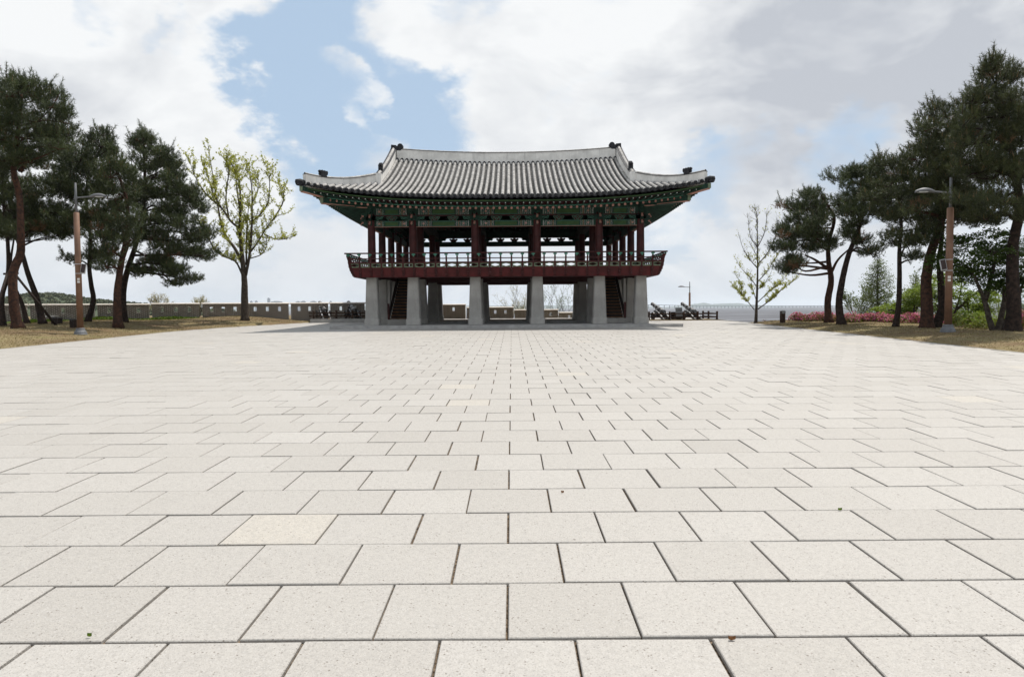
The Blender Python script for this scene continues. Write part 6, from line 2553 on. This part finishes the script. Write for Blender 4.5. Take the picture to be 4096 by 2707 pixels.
hv, hf = [], []
NX, NY = 60, 10
for j in range(NY + 1):
    for i_ in range(NX + 1):
        px = -420 + (1320) * i_ / NX
        top = PX(px, hill_top(px) + 4, hill_D)
        f_ = math.cos((j / NY - 0.5) * math.pi)
        z = SEA_Z - 1 + (top.z - SEA_Z) * f_
        hv.append((top.x, hill_D - 130 + 260 * j / NY, z))
hm.add(hv, [(j * (NX + 1) + i_, j * (NX + 1) + i_ + 1, (j + 1) * (NX + 1) + i_ + 1, (j + 1) * (NX + 1) + i_) for j in range(NY) for i_ in range(NX)])
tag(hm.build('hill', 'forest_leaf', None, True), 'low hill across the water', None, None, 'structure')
# its wood: leafy clumps
fc, ft = [], []
for _ in range(1700):
    i_ = random.uniform(0, NX - 0.01)
    j_ = random.uniform(1.0, 6.2)
    px = -420 + 1320 * i_ / NX
    top = PX(px, hill_top(px) + 4, hill_D)
    f_ = math.cos((j_ / NY - 0.5) * math.pi)
    z = SEA_Z - 1 + (top.z - SEA_Z) * f_
    c = np.array([top.x, hill_D - 130 + 260 * j_ / NY, z])
    rr = random.uniform(1.6, 3.4)
    n = 80
    d = RNG.normal(size=(n, 3))
    d /= np.linalg.norm(d, axis=1, keepdims=True)
    fc.append(c + d * rr * np.array([1, 1, 0.85]) * RNG.uniform(0.75, 1.0, size=(n, 1)))
    ft.append(np.clip(RNG.normal(random.uniform(0.1, 0.9), 0.12, n), 0, 1))
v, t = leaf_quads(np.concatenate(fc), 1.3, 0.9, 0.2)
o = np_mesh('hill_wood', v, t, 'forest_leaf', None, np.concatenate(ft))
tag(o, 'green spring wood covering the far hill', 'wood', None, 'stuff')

# sea bridge on many piers
bD = 8000.0
mat('far_concrete', (0.05, 0.055, 0.07), 0.9, 0.05, 0.01)
mat('far_city', (0.10, 0.11, 0.13), 0.9, 0.05, 0.01)
deck_px = [(2300, 1214), (2560, 1218.5), (2660, 1220.5), (2760, 1222.5), (2900, 1224.0), (3300, 1223.3), (3700, 1221), (4096, 1218.5), (4500, 1216)]


def deck_y(x):
    for (a, ya), (b, yb) in zip(deck_px[:-1], deck_px[1:]):
        if a <= x <= b:
            return ya + (yb - ya) * (x - a) / (b - a)


bp = PX(3300, 1224, bD)
br = empty('sea_bridge', (bp.x, bD, SEA_Z), 'long low bridge on many piers far across the water', 'bridge')
xs = list(np.arange(2300, 4500, 20.0))
m_ = MB()
for a, b in zip(xs[:-1], xs[1:]):
    m_.beam(PX(a, deck_y(a), bD), PX(b, deck_y(b), bD), 14, 6.5)
m_.build('deck', 'far_concrete', br)
x = 2300.0
while x < 4490:
    p = PX(x, deck_y(x), bD)
    q = MB().box((p.x, bD, (p.z + SEA_Z) / 2 - 1), (4.5 if x > 2700 else 6, 10, p.z - SEA_Z - 2))
    q.box((p.x, bD, p.z - 4), (13, 12, 3))
    q.build('pier', 'far_concrete', br)
    x += 14.3 if x > 2690 else 21.0
# far shore: city blocks and hills
for (x0, x1, yt, lb, cat, grp) in ((1071, 1079, 1193, 'tall slender tower on the far shore skyline', 'tower', None), (1002, 1009, 1205, 'low tower block on the far shore skyline', 'building', 'far skyline blocks'), (1022, 1029, 1204, 'low tower block on the far shore skyline', 'building', 'far skyline blocks'),
                                   (1085, 1128, 1206, 'long low block beside the slender far tower', 'building', None), (1185, 1200, 1206, 'low tower block on the far shore skyline', 'building', 'far skyline blocks'), (1205, 1222, 1205, 'low tower block on the far shore skyline', 'building', 'far skyline blocks'),
                                   (1243, 1265, 1205.5, 'low tower block on the far shore skyline', 'building', 'far skyline blocks'), (1320, 1326, 1205, 'low tower block on the far shore skyline', 'building', 'far skyline blocks')):
    D = 9500.0
    a, b = PX(x0, yt, D), PX(x1, yt, D)
    e_ = empty('far_building', ((a.x + b.x) / 2, D, SEA_Z), lb, cat, grp)
    hgt = a.z - SEA_Z
    MB().box(((a.x + b.x) / 2, D, SEA_Z + hgt / 2), (b.x - a.x, 40, hgt)).build('tower_block', 'far_city', e_)
    MB().box(((a.x + b.x) / 2, D, SEA_Z + hgt + 3), ((b.x - a.x) * 0.5, 20, 6)).build('roof_house', 'far_city', e_)
mat('far_hills', (0.06, 0.08, 0.06), 0.95, 0.1, 0.001)
for (pts, D) in (([(2600, 1232), (2740, 1222), (2780, 1215), (2815, 1211), (2850, 1216), (2900, 1213), (2950, 1212), (3000, 1218), (3080, 1224), (3200, 1229)], 13000), ([(3780, 1226), (3860, 1208), (3930, 1196), (4000, 1193), (4080, 1200), (4200, 1194), (4350, 1210), (4500, 1224)], 12500),
                 ([(700, 1245), (900, 1232), (1000, 1226), (1500, 1224), (2000, 1222), (2500, 1221), (2700, 1228)], 14500)):
    m_ = MB()
    vs, fs = [], []
    pp = []
    for (a, ya), (b, yb) in zip(pts[:-1], pts[1:]):
        for q in range(6):
            t_ = q / 6
            pp.append((a + (b - a) * t_, ya + (yb - ya) * (t_ * t_ * (3 - 2 * t_)) + random.uniform(-0.6, 0.6)))
    pp.append(pts[-1])
    for x_, y_ in pp:
        p = PX(x_, y_, D)
        vs += [(p.x, D - 900, SEA_Z - 2), (p.x, D - 300, SEA_Z + (p.z - SEA_Z) * 0.6), (p.x, D, p.z), (p.x, D + 900, SEA_Z - 2)]
    for i_ in range(len(pp) - 1):
        for q in range(3):
            fs.append((i_ * 4 + q, (i_ + 1) * 4 + q, (i_ + 1) * 4 + q + 1, i_ * 4 + q + 1))
    m_.add(vs, fs)
    tag(m_.build('far_hills', 'far_hills', None, True), 'faint blue hills on the far shore', None, None, 'structure')

# ------------------------------------------------------------------ haze
hzm = bpy.data.materials.new('haze_air')
hzm.use_nodes = True
t = NT(hzm.node_tree)
t.n.clear()
out_ = t.node('ShaderNodeOutputMaterial')
pv = t.node('ShaderNodeVolumePrincipled')
pv.inputs['Color'].default_value = (0.86, 0.93, 1.0, 1)
pv.inputs['Density'].default_value = 5.0e-5
pv.inputs['Anisotropy'].default_value = 0.25
t.l.new(pv.outputs[0], out_.inputs['Volume'])
MATS['haze'] = hzm
hz = MB().box((0, 8000, 60), (60000, 44000, 200)).build('haze', 'haze')
tag(hz, 'pale sea haze over the bay', 'haze', None, 'stuff')
